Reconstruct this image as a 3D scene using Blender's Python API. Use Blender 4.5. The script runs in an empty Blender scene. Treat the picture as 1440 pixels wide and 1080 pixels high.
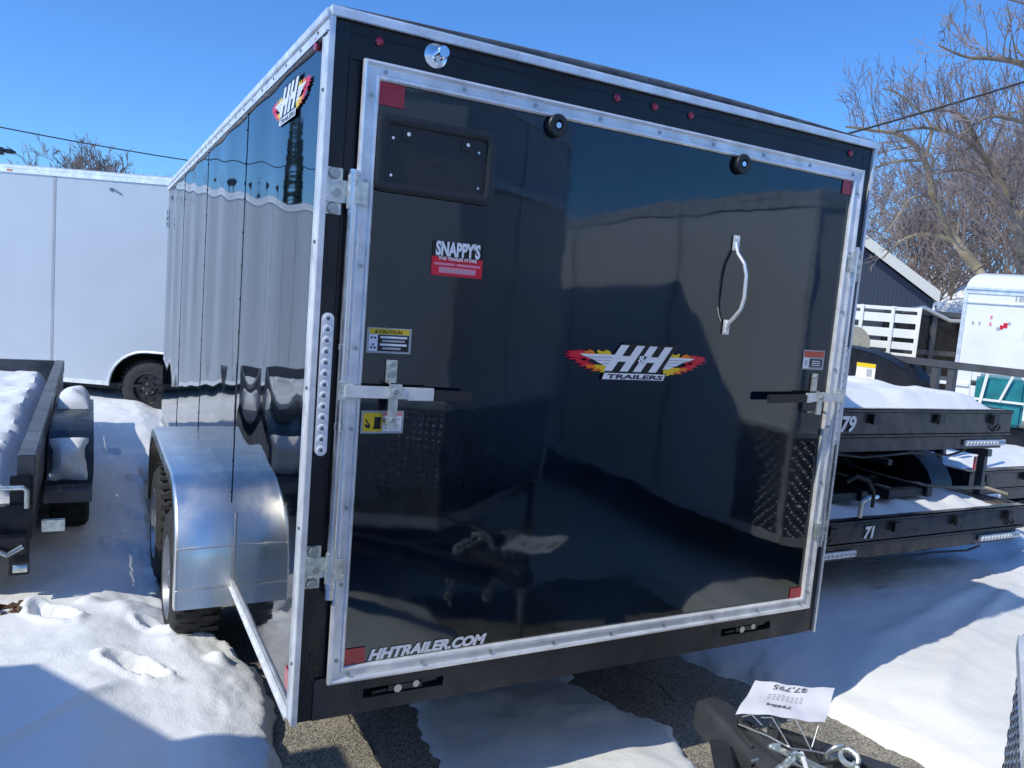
import bpy, bmesh, math, random
import numpy as np
from mathutils import Vector, Matrix, Euler
random.seed(7)
PI = math.pi
scn = bpy.context.scene
COL = scn.collection

# ------------------------------------------------------------------ materials
def nodemat(name):
    m = bpy.data.materials.new(name); m.use_nodes = True
    nt = m.node_tree; b = nt.nodes['Principled BSDF']
    return m, nt, b
def N(nt, t, **k):
    n = nt.nodes.new(t)
    for a, v in k.items():
        if a in n.inputs: n.inputs[a].default_value = v
        else: setattr(n, a, v)
    return n
def ramp(nt, fac, stops):
    r = nt.nodes.new('ShaderNodeValToRGB'); e = r.color_ramp.elements
    while len(e) > len(stops): e.remove(e[-1])
    while len(e) < len(stops): e.new(1.0)
    for q, (p, c) in zip(e, stops):
        q.position = p; q.color = (*c, 1)
    nt.links.new(fac, r.inputs['Fac']); return r
def simple(name, col, rough=.5, metal=0., ior=1.5, bump=0., bscale=30., var=.0, vscale=4., rvar=0., coat=0., bdist=.01, stretch=None):
    m, nt, b = nodemat(name)
    b.inputs['Base Color'].default_value = (*col, 1); b.inputs['Roughness'].default_value = rough
    b.inputs['Metallic'].default_value = metal; b.inputs['IOR'].default_value = ior
    if coat: b.inputs['Coat Weight'].default_value = coat; b.inputs['Coat Roughness'].default_value = .06
    tc = N(nt, 'ShaderNodeTexCoord'); src = tc.outputs['Object']
    if stretch:
        mp = N(nt, 'ShaderNodeMapping'); mp.inputs['Scale'].default_value = stretch
        nt.links.new(src, mp.inputs['Vector']); src = mp.outputs['Vector']
    if var:
        n = N(nt, 'ShaderNodeTexNoise', Scale=vscale, Detail=6.); nt.links.new(src, n.inputs['Vector'])
        lo = tuple(max(0, c * (1 - var)) for c in col); hi = tuple(min(1, c * (1 + var)) for c in col)
        r = ramp(nt, n.outputs['Fac'], [(.3, lo), (.7, hi)]); nt.links.new(r.outputs['Color'], b.inputs['Base Color'])
    if rvar:
        n = N(nt, 'ShaderNodeTexNoise', Scale=vscale * 1.7, Detail=5.); nt.links.new(src, n.inputs['Vector'])
        mr = N(nt, 'ShaderNodeMapRange'); mr.inputs['From Min'].default_value = .3; mr.inputs['From Max'].default_value = .7
        mr.inputs['To Min'].default_value = max(0.02, rough - rvar); mr.inputs['To Max'].default_value = rough + rvar
        nt.links.new(n.outputs['Fac'], mr.inputs['Value']); nt.links.new(mr.outputs['Result'], b.inputs['Roughness'])
    if bump:
        n = N(nt, 'ShaderNodeTexNoise', Scale=bscale, Detail=4.); nt.links.new(src, n.inputs['Vector'])
        bp = N(nt, 'ShaderNodeBump', Strength=bump, Distance=bdist)
        nt.links.new(n.outputs['Fac'], bp.inputs['Height']); nt.links.new(bp.outputs['Normal'], b.inputs['Normal'])
    return m

MT = {}
MT['gloss'] = simple('gloss_black_paint', (.0015, .005, .012), .05, ior=1.77, rvar=.025, vscale=2.5, var=.9, bump=.28, bscale=1.1, bdist=.02)
MT['sidegloss'] = simple('gloss_black_side_skin', (.002, .005, .011), .03, ior=1.9, bump=.12, bscale=1.6, bdist=.01)
MT['black'] = simple('satin_black_frame_paint', (.006, .0085, .0145), .38, ior=1.5, bump=.12, bscale=60, var=.35, vscale=5, rvar=.12)
MT['dusty'] = simple('dusty_black_bumper_paint', (.024, .027, .033), .5, bump=.15, bscale=80, var=.4, vscale=9, rvar=.1)
MT['plastic'] = simple('black_plastic', (.022, .024, .027), .45, bump=.1, bscale=200)
MT['rubber'] = simple('tyre_rubber', (.028, .027, .027), .8, bump=.4, bscale=90, var=.4, vscale=20)
MT['alu'] = simple('mill_aluminium', (.86, .87, .88), .33, metal=1., bump=.1, bscale=25, var=.12, vscale=6, rvar=.12)
MT['alub'] = simple('brushed_aluminium_fender', (.92, .87, .80), .3, metal=1., bump=.14, bscale=14, var=.10, vscale=5, rvar=.09, stretch=(1, 1, .12), bdist=.004)
MT['trimw'] = simple('anodised_light_trim', (.84, .85, .87), .38, metal=.4, bump=.12, bscale=22, var=.16, vscale=14, rvar=.16)
MT['galv'] = simple('galvanised_steel', (.66, .71, .69), .38, metal=.8, bump=.2, bscale=60, var=.25, vscale=35, rvar=.12)
MT['chrome'] = simple('chrome', (.85, .86, .88), .1, metal=1.)
MT['bolt'] = simple('zinc_bolt', (.42, .45, .46), .4, metal=.9)
MT['darkscrew'] = simple('dark_screw_head', (.16, .17, .18), .4, metal=.8)
MT['red'] = simple('red_reflector', (.55, .012, .03), .25, coat=.5, bump=.2, bscale=300)
MT['redlamp'] = simple('red_lens', (.5, .01, .05), .15, coat=.6)
MT['clear'] = simple('clear_lamp_lens', (.9, .9, .93), .3, metal=0., coat=.5, bump=.1, bscale=160)
MT['amber'] = simple('amber_lens', (.7, .2, .01), .2, coat=.5)
MT['white'] = simple('white_aluminium_skin', (.80, .81, .83), .22, ior=1.5, bump=.08, bscale=1.5, var=.03, vscale=2, bdist=.01)
MT['offwhite'] = simple('off_white_paint', (.90, .88, .83), .4, var=.06, vscale=3, bump=.1, bscale=40)
MT['shadewhite'] = simple('shade_tinted_white_skin', (.50, .545, .60), .25, ior=1.5, bump=.08, bscale=1.5, var=.03, vscale=2, bdist=.01)  # white skin darkened and blued: shade put into the colour
MT['well'] = simple('dark_undercoat', (.012, .012, .014), .8, bump=.3, bscale=30)
MT['rimg'] = simple('grey_steel_rim', (.35, .36, .38), .4, metal=.7, var=.2, vscale=20)
MT['rimb'] = simple('black_steel_rim', (.03, .03, .034), .4, metal=.2)
MT['stw'] = simple('sticker_white', (.85, .86, .9), .35)
MT['stg'] = simple('sticker_grey', (.42, .44, .47), .4)
MT['sty'] = simple('sticker_yellow', (.85, .58, .02), .4)
MT['stb'] = simple('sticker_black', (.008, .009, .012), .35)
MT['str'] = simple('sticker_red', (.72, .012, .04), .35)
MT['sto'] = simple('sticker_orange', (.9, .22, .01), .35)
MT['stp'] = simple('sticker_pink', (.85, .25, .35), .4)
MT['stor'] = simple('sticker_rust', (.6, .1, .06), .4)
MT['paper'] = simple('white_paper', (.83, .83, .9), .6, bump=.15, bscale=14)
MT['ink'] = simple('grey_ink', (.16, .16, .19), .7)
MT['wood'] = simple('weathered_deck_planks', (.16, .12, .085), .8, var=.4, vscale=5, bump=.4, bscale=20, stretch=(6, .5, 6))
MT['wire'] = simple('black_wire', (.02, .02, .022), .6)
MT['wirew'] = simple('bright_metal_rod', (.72, .73, .72), .3, metal=.8)
MT['bark'] = simple('bark', (.21, .165, .125), .9, var=.35, vscale=3, bump=.6, bscale=12)
MT['barky'] = simple('tan_bark', (.33, .26, .17), .9, var=.35, vscale=2, bump=.6, bscale=12)
MT['twig'] = simple('twig_bark', (.24, .185, .16), .9, var=.25, vscale=2)
MT['needle'] = simple('spruce_needles', (.035, .06, .035), .8, var=.5, vscale=4)
MT['navy'] = simple('dark_navy_siding', (.018, .026, .045), .6, var=.15, vscale=2)
MT['fascia'] = simple('tan_grey_fascia', (.55, .53, .48), .6)
MT['sidingl'] = simple('pale_grey_siding', (.55, .57, .6), .6)
MT['handlem'] = simple('bright_zinc_handle', (.88, .89, .90), .32, metal=.55)
MT['teal'] = simple('teal_tarp', (.02, .22, .25), .4, bump=.6, bscale=5, var=.25, vscale=8, bdist=.03)
MT['straw'] = simple('tan_canvas', (.36, .32, .25), .8, var=.2, vscale=5, bump=.3, bscale=30)
MT['leaf'] = simple('dead_brown_leaf', (.13, .065, .035), .8, var=.4, vscale=30)
MT['greyp'] = simple('grey_painted_rail', (.085, .09, .105), .42, var=.3, vscale=7, rvar=.1)

def mk_snow(name, dirty=0.):
    m, nt, b = nodemat(name)
    b.inputs['Roughness'].default_value = .6; b.inputs['IOR'].default_value = 1.31
    tc = N(nt, 'ShaderNodeTexCoord')
    n0 = N(nt, 'ShaderNodeTexNoise', Scale=1.3, Detail=7.); nt.links.new(tc.outputs['Object'], n0.inputs['Vector'])
    r = ramp(nt, n0.outputs['Fac'], [(.3, (.80, .815, .835)), (.62, (.90, .905, .91))]); nt.links.new(r.outputs['Color'], b.inputs['Base Color'])
    n1 = N(nt, 'ShaderNodeTexNoise', Scale=9., Detail=7.); n2 = N(nt, 'ShaderNodeTexNoise', Scale=110., Detail=3.)
    n3 = N(nt, 'ShaderNodeTexVoronoi', Scale=42.)
    for q in (n1, n2, n3): nt.links.new(tc.outputs['Object'], q.inputs['Vector'])
    b1 = N(nt, 'ShaderNodeBump', Strength=.26, Distance=.02); b2 = N(nt, 'ShaderNodeBump', Strength=.6, Distance=.004); b3 = N(nt, 'ShaderNodeBump', Strength=.16, Distance=.004)
    nt.links.new(n1.outputs['Fac'], b1.inputs['Height']); nt.links.new(n2.outputs['Fac'], b2.inputs['Height']); nt.links.new(n3.outputs['Distance'], b3.inputs['Height'])
    nt.links.new(b1.outputs['Normal'], b2.inputs['Normal']); nt.links.new(b2.outputs['Normal'], b3.inputs['Normal']); nt.links.new(b3.outputs['Normal'], b.inputs['Normal'])
    return m
MT['snow'] = mk_snow('snow')

def mk_gravel():
    m, nt, b = nodemat('exposed_aggregate_pavement')
    b.inputs['Roughness'].default_value = .85
    tc = N(nt, 'ShaderNodeTexCoord')
    v = N(nt, 'ShaderNodeTexVoronoi', Scale=170.); v2 = N(nt, 'ShaderNodeTexNoise', Scale=3., Detail=6.); v3 = N(nt, 'ShaderNodeTexNoise', Scale=60., Detail=3.)
    for q in (v, v2, v3): nt.links.new(tc.outputs['Object'], q.inputs['Vector'])
    sep = N(nt, 'ShaderNodeSeparateColor'); nt.links.new(v.outputs['Color'], sep.inputs['Color'])
    r = ramp(nt, sep.outputs['Red'], [(0., (.12, .112, .10)), (.3, (.27, .248, .205)), (.65, (.38, .348, .285)), (1., (.56, .52, .44))])
    r2 = ramp(nt, v2.outputs['Fac'], [(.35, (.72, .72, .74)), (.65, (1, 1, 1))])
    mx = N(nt, 'ShaderNodeMix', data_type='RGBA', blend_type='MULTIPLY'); mx.inputs[0].default_value = 1.
    nt.links.new(r.outputs['Color'], mx.inputs[6]); nt.links.new(r2.outputs['Color'], mx.inputs[7]); nt.links.new(mx.outputs[2], b.inputs['Base Color'])
    bp = N(nt, 'ShaderNodeBump', Strength=.6, Distance=.004); nt.links.new(v.outputs['Distance'], bp.inputs['Height']); bp.invert = True
    nt.links.new(bp.outputs['Normal'], b.inputs['Normal'])
    return m
MT['gravel'] = mk_gravel()

def mk_plate():
    m, nt, b = nodemat('aluminium_tread_plate')
    b.inputs['Metallic'].default_value = 1.; b.inputs['Roughness'].default_value = .3; b.inputs['Base Color'].default_value = (.34, .345, .36, 1)
    uv = N(nt, 'ShaderNodeUVMap')
    outs = []
    for sgn in (1, -1):
        mp = N(nt, 'ShaderNodeMapping'); mp.vector_type = 'TEXTURE'; mp.inputs['Rotation'].default_value = (0, 0, sgn * PI / 4); mp.inputs['Scale'].default_value = (.046, .023, 1)
        if sgn < 0: mp.inputs['Location'].default_value = (.021, .0, 0)
        nt.links.new(uv.outputs['UV'], mp.inputs['Vector'])
        v = N(nt, 'ShaderNodeTexVoronoi', Scale=1.); v.inputs['Randomness'].default_value = 0.
        nt.links.new(mp.outputs['Vector'], v.inputs['Vector'])
        mr = N(nt, 'ShaderNodeMapRange'); mr.inputs['From Min'].default_value = .24; mr.inputs['From Max'].default_value = .4
        mr.inputs['To Min'].default_value = 1.; mr.inputs['To Max'].default_value = 0.
        nt.links.new(v.outputs['Distance'], mr.inputs['Value']); outs.append(mr.outputs['Result'])
    ad = N(nt, 'ShaderNodeMath', operation='MAXIMUM'); nt.links.new(outs[0], ad.inputs[0]); nt.links.new(outs[1], ad.inputs[1])
    bp = N(nt, 'ShaderNodeBump', Strength=1., Distance=.0035); nt.links.new(ad.outputs[0], bp.inputs['Height']); nt.links.new(bp.outputs['Normal'], b.inputs['Normal'])
    return m
MT['plate'] = mk_plate()
MT['platebase'] = simple('worn_tread_plate', (.42, .425, .44), .32, metal=1., bump=.2, bscale=60, var=.2, vscale=12, rvar=.1)

MT['gloss'].node_tree.nodes['Principled BSDF'].inputs['Specular Tint'].default_value = (.84, .95, 1.0, 1)
# ------------------------------------------------------------------ mesh builder
def V(*a): return Vector(a)
class MB:
    def __init__(s): s.v = []; s.f = []; s.m = []; s.st = []
    def add(s, vs, fs, mi=0):
        o = len(s.v); s.st.append((o, len(s.f))); s.v += [tuple(q) for q in vs]
        for f in fs: s.f.append(tuple(i + o for i in f)); s.m.append(mi)
        return s
    def box(s, a, b, mi=0):
        x0, y0, z0 = (min(a[i], b[i]) for i in range(3)); x1, y1, z1 = (max(a[i], b[i]) for i in range(3))
        return s.add([(x0, y0, z0), (x1, y0, z0), (x1, y1, z0), (x0, y1, z0), (x0, y0, z1), (x1, y0, z1), (x1, y1, z1), (x0, y1, z1)],
                     [(0, 3, 2, 1), (4, 5, 6, 7), (0, 1, 5, 4), (1, 2, 6, 5), (2, 3, 7, 6), (3, 0, 4, 7)], mi)
    def bar(s, p, q, w, h, mi=0, up=(0, 0, 1)):
        p, q = Vector(p), Vector(q); d = (q - p).normalized(); u = Vector(up)
        if abs(d.dot(u)) > .99: u = V(1, 0, 0)
        r = d.cross(u).normalized() * (w / 2); u = r.cross(d).normalized() * (h / 2)
        vs = [p - r - u, p + r - u, p + r + u, p - r + u, q - r - u, q + r - u, q + r + u, q - r + u]
        return s.add(vs, [(0, 1, 2, 3), (7, 6, 5, 4), (0, 4, 5, 1), (1, 5, 6, 2), (2, 6, 7, 3), (3, 7, 4, 0)], mi)
    def tube(s, pts, rad, n=10, mi=0, caps=True):
        pts = [Vector(p) for p in pts]; k = len(pts)
        rs = rad if isinstance(rad, (list, tuple)) else [rad] * k
        prev = None; vs = []
        for i in range(k):
            d = (pts[min(i + 1, k - 1)] - pts[max(i - 1, 0)])
            if d.length < 1e-9: d = V(0, 0, 1)
            d.normalize()
            if prev is None:
                a = V(0, 0, 1) if abs(d.z) < .9 else V(1, 0, 0)
                r = d.cross(a).normalized()
            else:
                r = prev - d * prev.dot(d)
                if r.length < 1e-6: r = d.cross(V(0, 0, 1))
                r.normalize()
            prev = r; u = d.cross(r)
            for j in range(n):
                t = 2 * PI * j / n; vs.append(pts[i] + (r * math.cos(t) + u * math.sin(t)) * rs[i])
        fs = []
        for i in range(k - 1):
            for j in range(n):
                a = i * n + j; b = i * n + (j + 1) % n; fs.append((a, b, b + n, a + n))
        if caps:
            fs.append(tuple(range(n))[::-1]); fs.append(tuple(range((k - 1) * n, k * n)))
        return s.add(vs, fs, mi)
    def cyl(s, p, q, r, n=20, mi=0, r2=None): return s.tube([p, q], [r, r if r2 is None else r2], n, mi)
    def prism(s, pts, off, mi=0):
        n = len(pts); off = Vector(off); a = [Vector(p) for p in pts]; b = [p + off for p in a]
        fs = [tuple(range(n))[::-1], tuple(range(n, 2 * n))] + [(i, (i + 1) % n, n + (i + 1) % n, n + i) for i in range(n)]
        return s.add(a + b, fs, mi)
    def lathe(s, prof, c, axis=(1, 0, 0), n=40, mi=0):
        ax = Vector(axis).normalized(); a = V(0, 0, 1) if abs(ax.z) < .9 else V(1, 0, 0)
        r = ax.cross(a).normalized(); u = ax.cross(r); c = Vector(c); vs = []
        for (h, rr) in prof:
            for j in range(n):
                t = 2 * PI * j / n; vs.append(c + ax * h + (r * math.cos(t) + u * math.sin(t)) * rr)
        fs = []
        for i in range(len(prof) - 1):
            for j in range(n):
                a_ = i * n + j; b_ = i * n + (j + 1) % n; fs.append((a_, b_, b_ + n, a_ + n))
        return s.add(vs, fs, mi)
    def grid(s, fn, nu, nv, mi=0):
        vs = [fn(i / nu, j / nv) for i in range(nu + 1) for j in range(nv + 1)]
        fs = [(i * (nv + 1) + j, (i + 1) * (nv + 1) + j, (i + 1) * (nv + 1) + j + 1, i * (nv + 1) + j + 1) for i in range(nu) for j in range(nv)]
        return s.add(vs, fs, mi)
    def each(s, name, mats, parent=None, **k):
        """one object for every shape added"""
        out = []; e = s.st + [(len(s.v), len(s.f))]
        for (v0, f0), (v1, f1) in zip(e, e[1:]):
            q = MB(); q.v = s.v[v0:v1]; q.f = [tuple(i - v0 for i in f) for f in s.f[f0:f1]]; q.m = s.m[f0:f1]; out.append(q.build(name, mats, parent, **k))
        return out
    def build(s, name, mats, parent=None, bevel=0., off=None, flat=False, recalc=True, uvbox=False):
        if not isinstance(mats, (list, tuple)): mats = [mats]
        if off is None:
            off = V(0, 0, 0)
            if parent is not None:
                p = parent
                while p.parent is not None: p = p.parent
                off = Vector(p.get('_o', (0, 0, 0)))
        me = bpy.data.meshes.new(name)
        me.from_pydata([tuple(Vector(q) - off) for q in s.v], [], s.f)
        for p_, mi in zip(me.polygons, s.m): p_.material_index = mi
        for q in mats: me.materials.append(MT[q] if isinstance(q, str) else q)
        bm = bmesh.new(); bm.from_mesh(me)
        if recalc: bmesh.ops.recalc_face_normals(bm, faces=bm.faces)
        if bevel:
            es = [e for e in bm.edges if len(e.link_faces) == 2 and e.calc_face_angle(0) > .6]
            bmesh.ops.bevel(bm, geom=es, offset=bevel, segments=2, affect='EDGES', clamp_overlap=True)
        if not flat:
            for f in bm.faces: f.smooth = True
            for e in bm.edges:
                if len(e.link_faces) == 2: e.smooth = e.calc_face_angle(0) < .61
        if uvbox:
            uvl = bm.loops.layers.uv.new('UVMap')
            for f in bm.faces:
                n = f.normal; h = V(-n.y, n.x, 0)
                if h.length < 1e-3: h = V(1, 0, 0)
                h.normalize(); w = n.cross(h)
                for l in f.loops: l[uvl].uv = (l.vert.co.dot(h), l.vert.co.dot(w))
        bm.to_mesh(me); bm.free(); me.update()
        o = bpy.data.objects.new(name, me); COL.objects.link(o)
        if parent is not None: o.parent = parent
        return o

def thing(name, label, cat, loc=(0, 0, 0), rz=0., group=None, world=False):
    """Empty at the base; world=True: the children are modelled in world coordinates."""
    o = bpy.data.objects.new(name, None); o.empty_display_size = .2; COL.objects.link(o)
    o.location = loc; o.rotation_euler = (0, 0, rz); o['label'] = label; o['category'] = cat
    if group: o['group'] = group
    if world: o['_o'] = tuple(loc)
    return o
def tag(o, label=None, cat=None, group=None, kind=None):
    if label: o['label'] = label
    if cat: o['category'] = cat
    if group: o['group'] = group
    if kind: o['kind'] = kind
    return o

_tc = {}
def text_geo(body, size, shear=0., bold=0., space=1., align='LEFT'):
    cu = bpy.data.curves.new('lettering', 'FONT'); cu.body = body; cu.size = size; cu.shear = shear; cu.offset = bold; cu.space_character = space
    cu.align_x = align; cu.resolution_u = 3; cu.fill_mode = 'FRONT'
    o = bpy.data.objects.new('lettering', cu); COL.objects.link(o); bpy.context.view_layer.update()
    me = o.to_mesh(); vs = [tuple(v.co) for v in me.vertices]; fs = [tuple(p.vertices) for p in me.polygons]
    o.to_mesh_clear(); bpy.data.objects.remove(o); bpy.data.curves.remove(cu)
    return vs, fs
def put_text(mb, body, size, org, X, Z, mi=0, shear=0., bold=0., space=1., align='LEFT', sx=1., fit=None):
    """flat lettering with org at baseline start; X reading direction, Z up; fit = wanted width"""
    vs, fs = text_geo(body, size, shear, bold, space, align)
    if not vs: return
    if fit:
        x0 = min(v[0] for v in vs); x1 = max(v[0] for v in vs); sx = fit / (x1 - x0)
    org, X, Z = Vector(org), Vector(X), Vector(Z)
    mb.add([org + X * (v[0] * sx) + Z * v[1] for v in vs], fs, mi)

# ------------------------------------------------------------------ wheel
def wheel(parent, c, R_=.34, w=.2, side=-1, rim='rimg', rr=.19, hub=True):
    c = Vector(c); prof = [(-w / 2, rr), (-w / 2 - .004, rr + .03), (-w / 2, R_ - .05), (-w / 2 + .025, R_ - .012), (-w / 2 + .05, R_)]
    prof += [(-h, r) for h, r in prof[::-1]]
    t = MB().lathe(prof, c, (1, 0, 0), 48)
    for k in range(36):   # tread lugs
        a = 2 * PI * k / 36
        for h in (-w / 4, w / 4):
            p = c + V(h, math.cos(a + (h > 0) * .08) * (R_ + .003), math.sin(a + (h > 0) * .08) * (R_ + .003))
            d = (p - c); d.x = 0; d.normalize(); tt = V(0, -d.z, d.y)
            t.bar(p - V(w * .19, 0, 0), p + V(w * .19, 0, 0), .026, .006, up=tuple(d))
    ty = t.build('tyre', 'rubber', parent)
    s = side * (w / 2)
    m = MB().lathe([(s * .98, rr), (s * 1.02, rr - .012), (s * .55, rr - .03), (s * .5, .09), (s * .72, .075), (s * .72, .045), (s * .95, .04), (s * .97, .0)], c, (1, 0, 0), 36)
    for k in range(5):
        a = 2 * PI * k / 5; q = c + V(s * .7, math.cos(a) * .058, math.sin(a) * .058); m.cyl(q, q + V(side * .02, 0, 0), .009, 6, 1)
    for k in range(8):
        a = 2 * PI * (k + .5) / 8; q = c + V(s * .56, math.cos(a) * .125, math.sin(a) * .125); m.cyl(q - V(side * .004, 0, 0), q + V(side * .006, 0, 0), .018, 10, 2)
    m.build('rim', [rim, 'bolt', 'well'], ty)
    return ty

# ------------------------------------------------------------------ noise
_rs = np.random.RandomState(5); _lat = _rs.rand(256, 256)
def vnoise(x, y, sc, ox=0., oy=0.):
    x = np.asarray(x, float) * sc + ox + 1000; y = np.asarray(y, float) * sc + oy + 1000
    xi = np.floor(x).astype(int); yi = np.floor(y).astype(int); fx = x - xi; fy = y - yi
    fx = fx * fx * fx * (fx * (fx * 6 - 15) + 10); fy = fy * fy * fy * (fy * (fy * 6 - 15) + 10)
    g = lambda a, b: _lat[a % 256, b % 256]
    return (g(xi, yi) * (1 - fx) + g(xi + 1, yi) * fx) * (1 - fy) + (g(xi, yi + 1) * (1 - fx) + g(xi + 1, yi + 1) * fx) * fy - .5
def sdf_poly(x, y, P):
    """>0 outside"""
    d = np.full(x.shape, 1e9); ins = np.zeros(x.shape, bool); n = len(P)
    for i in range(n):
        ax, ay = P[i]; bx, by = P[(i + 1) % n]; ex, ey = bx - ax, by - ay
        t = np.clip(((x - ax) * ex + (y - ay) * ey) / (ex * ex + ey * ey), 0, 1)
        d = np.minimum(d, np.hypot(x - ax - ex * t, y - ay - ey * t))
        c = ((ay > y) != (by > y)) & (x < (bx - ax) * (y - ay) / (by - ay + 1e-12) + ax); ins ^= c
    return np.where(ins, -d, d)
def sstep(a, b, t):
    t = np.clip((t - a) / (b - a), 0, 1); return t * t * (3 - 2 * t)

#@@SETTING
# ------------------------------------------------------------------ ground
PAV1 = [(.0, -1.5), (.06, .2), (.09, .45), (.15, 1.1), (.02, 1.28), (-.12, 1.42), (-.16, 1.8), (-.12, 4.7), (1.95, 4.7), (1.95, 1.75), (1.25, 1.35), (.78, 1.1), (.64, .7), (.58, .27), (.52, -.3), (.45, -1.5)]
PAV2 = [(1.42, .64), (1.55, .86), (1.8, .95), (2.02, .8), (2.2, .24), (2.3, .06), (2.36, -.37), (2.5, -1.8), (1.0, -1.8), (1.15, -.75), (1.5, -.1), (1.62, .2), (1.51, .4)]
def snow_h(x, y):
    wob = .06 * vnoise(x, y, 6.) + .05 * vnoise(x, y, 17., 3, 9) + .03 * vnoise(x, y, 41., 3, 9)
    d = np.minimum(sdf_poly(x, y, PAV1), sdf_poly(x, y, PAV2)) + wob * .6
    under = sstep(.0, .35, x) * (1 - sstep(1.9, 2.3, x)) * (1 - sstep(4.6, 5.2, y)) * sstep(-.25, .25, y)
    h = .115 + .05 * vnoise(x, y, .8) + .03 * vnoise(x, y, 2.1, 7, 3) + .012 * vnoise(x, y, 6., 1, 2) + .05 * sstep(2.2, 3.0, x)
    h = h + .05 * sstep(-.25, -.55, x) * sstep(2.6, 1.4, y) + .007 * vnoise(x, y, 19., 4, 4) + .006 * np.maximum(0, vnoise(x, y, 11., 14, 4) + .12) + .0014 * vnoise(x, y, 47., 14, 4)
    h = h + .08 * sstep(3.8, 6., y) * (1 - sstep(-.1, .2, x))
    h = h + .26 * (1 - sstep(-1.25, -.86, x)) * sstep(-3.4, -2.9, x) * sstep(2.0, 2.6, y) * (1 - sstep(5.8, 6.6, y))  # snow bank under the left trailer, added to block sun below its deck
    h = h * (1 - under) + under * (.028 + .03 * vnoise(x, y, 2.5, 5, 5) + .020 * vnoise(x, y, 8.) + .008 * vnoise(x, y, 21.))
    # ridges left by tyres and drifting on the right
    for (px, py, dx, dy, L, a, w) in [(2.75, -.2, .85, .35, 2.2, .022, .05), (2.7, .15, .9, .25, 3., .016, .06), (4.6, .35, .8, .6, 1.5, .045, .09), (5.2, .1, .7, .7, 1.6, .05, .11), (3.1, -.6, .9, .3, 3, .02, .07), (4.1, 1.0, .95, -.2, 2., .03, .12)]:
        l = math.hypot(dx, dy); dx /= l; dy /= l
        u = (x - px) * dx + (y - py) * dy; v = -(x - px) * dy + (y - py) * dx + .05 * vnoise(x, y, 1.6, 8, 1)
        h = h + a * np.exp(-(v / w) ** 2) * sstep(-.3, .1, u) * (1 - sstep(L, L + .5, u))
    # footprints
    for (fx, fy, an, L, W, dp) in FOOT:
        c, s_ = math.cos(an), math.sin(an); u = ((x - fx) * c + (y - fy) * s_) / L; v = (-(x - fx) * s_ + (y - fy) * c) / W
        rr = np.sqrt(u * u + v * v) + .22 * vnoise(x, y, 22., fx * 9, fy * 5)
        h = h - dp * (1 - sstep(.74, .98, rr)) + dp * .35 * np.exp(-((rr - 1.2) / .22) ** 2) + dp * .25 * vnoise(x, y, 34., 2, 2) * np.exp(-((rr - .9) / .6) ** 2)
    # lumps
    for (lx, ly, r, a) in [(-.055, 1.09, .04, .045), (-.035, 1.05, .03, .03), (-.13, 1.33, .15, .09), (-.02, 1.30, .09, .05), (-.02, 1.42, .10, .05), (-.31, 1.66, .13, .07), (-.20, 1.40, .06, .04), (-.75, 1.78, .06, .03), (-.52, 1.80, .05, .025), (-.14, 2.35, .09, .08), (.03, 1.2, .05, .03), (.62, .9, .1, .02)]:
        h = h + a * np.exp(-(((x - lx) ** 2 + (y - ly) ** 2) / r ** 2) ** 1.5)
    h = h + .02 * np.exp(-((y - .82 - .75 * (x + .5)) / .03) ** 2) * sstep(-1.3, -1., x) * (1 - sstep(-.5, -.4, x))
    f = np.clip(sstep(0., .07, d) * .62 + sstep(.03, .30, d) * .38, 0, 1)
    far = sstep(8, 40, np.hypot(x, y)); h = h * (1 - far) + far * (.2 + .6 * vnoise(x, y, .03))
    return np.where(d > 0, np.maximum(h, .012) * f, 0) - .03 * (1 - sstep(0, .02, d))
FOOT = [(-.36, 1.02, -.75, .13, .055, .07), (-.66, 1.62, -1.0, .14, .06, .06), (-.25, 1.44, -.9, .11, .05, .07), (-1.2, 1.0, -.9, .13, .055, .05), (-.95, .45, -.8, .13, .055, .04), (-.3, 3.4, -1.2, .14, .07, .05), (-.36, 2.75, -1.2, .13, .06, .05), (-.22, 4.3, -1.3, .13, .07, .05), (-.38, 5.0, -1.2, .13, .07, .05)]
def axis(dense, ext=420.):
    a = [dense[0][0]]
    for (lo, hi, st) in dense:
        n = max(1, int(round((hi - lo) / st))); a += [lo + (hi - lo) * (k + 1) / n for k in range(n)]
    st = dense[-1][2]
    while a[-1] < ext: st *= 1.22; a.append(a[-1] + st)
    st = dense[0][2]
    while a[0] > -ext: st *= 1.22; a.insert(0, a[0] - st)
    return np.array(a)
xs = axis([(-2.2, -1.1, .05), (-1.1, .45, .013), (.45, 2.6, .022), (2.6, 6., .04), (6, 9, .12)])
ys = axis([(-2., -.6, .06), (-.6, .3, .025), (.3, 2.0, .013), (2., 3., .025), (3, 8, .06)])
XX, YY = np.meshgrid(xs, ys, indexing='ij'); ZZ = snow_h(XX, YY)
nx, ny = XX.shape
co = np.stack([XX, YY, ZZ], -1).reshape(-1, 3)
ii, jj = np.meshgrid(np.arange(nx - 1), np.arange(ny - 1), indexing='ij'); a = (ii * ny + jj).ravel()
quads = np.stack([a, a + ny, a + ny + 1, a + 1], -1)
me = bpy.data.meshes.new('snow_ground'); me.vertices.add(len(co)); me.vertices.foreach_set('co', co.ravel())
me.loops.add(quads.size); me.loops.foreach_set('vertex_index', quads.ravel())
me.polygons.add(len(quads)); me.polygons.foreach_set('loop_start', np.arange(len(quads)) * 4); me.polygons.foreach_set('loop_total', np.full(len(quads), 4))
me.polygons.foreach_set('use_smooth', np.ones(len(quads), bool)); me.update(calc_edges=True); me.validate(); me.materials.append(MT['snow'])
g = bpy.data.objects.new('snow_ground', me); COL.objects.link(g); g['kind'] = 'structure'
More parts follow.
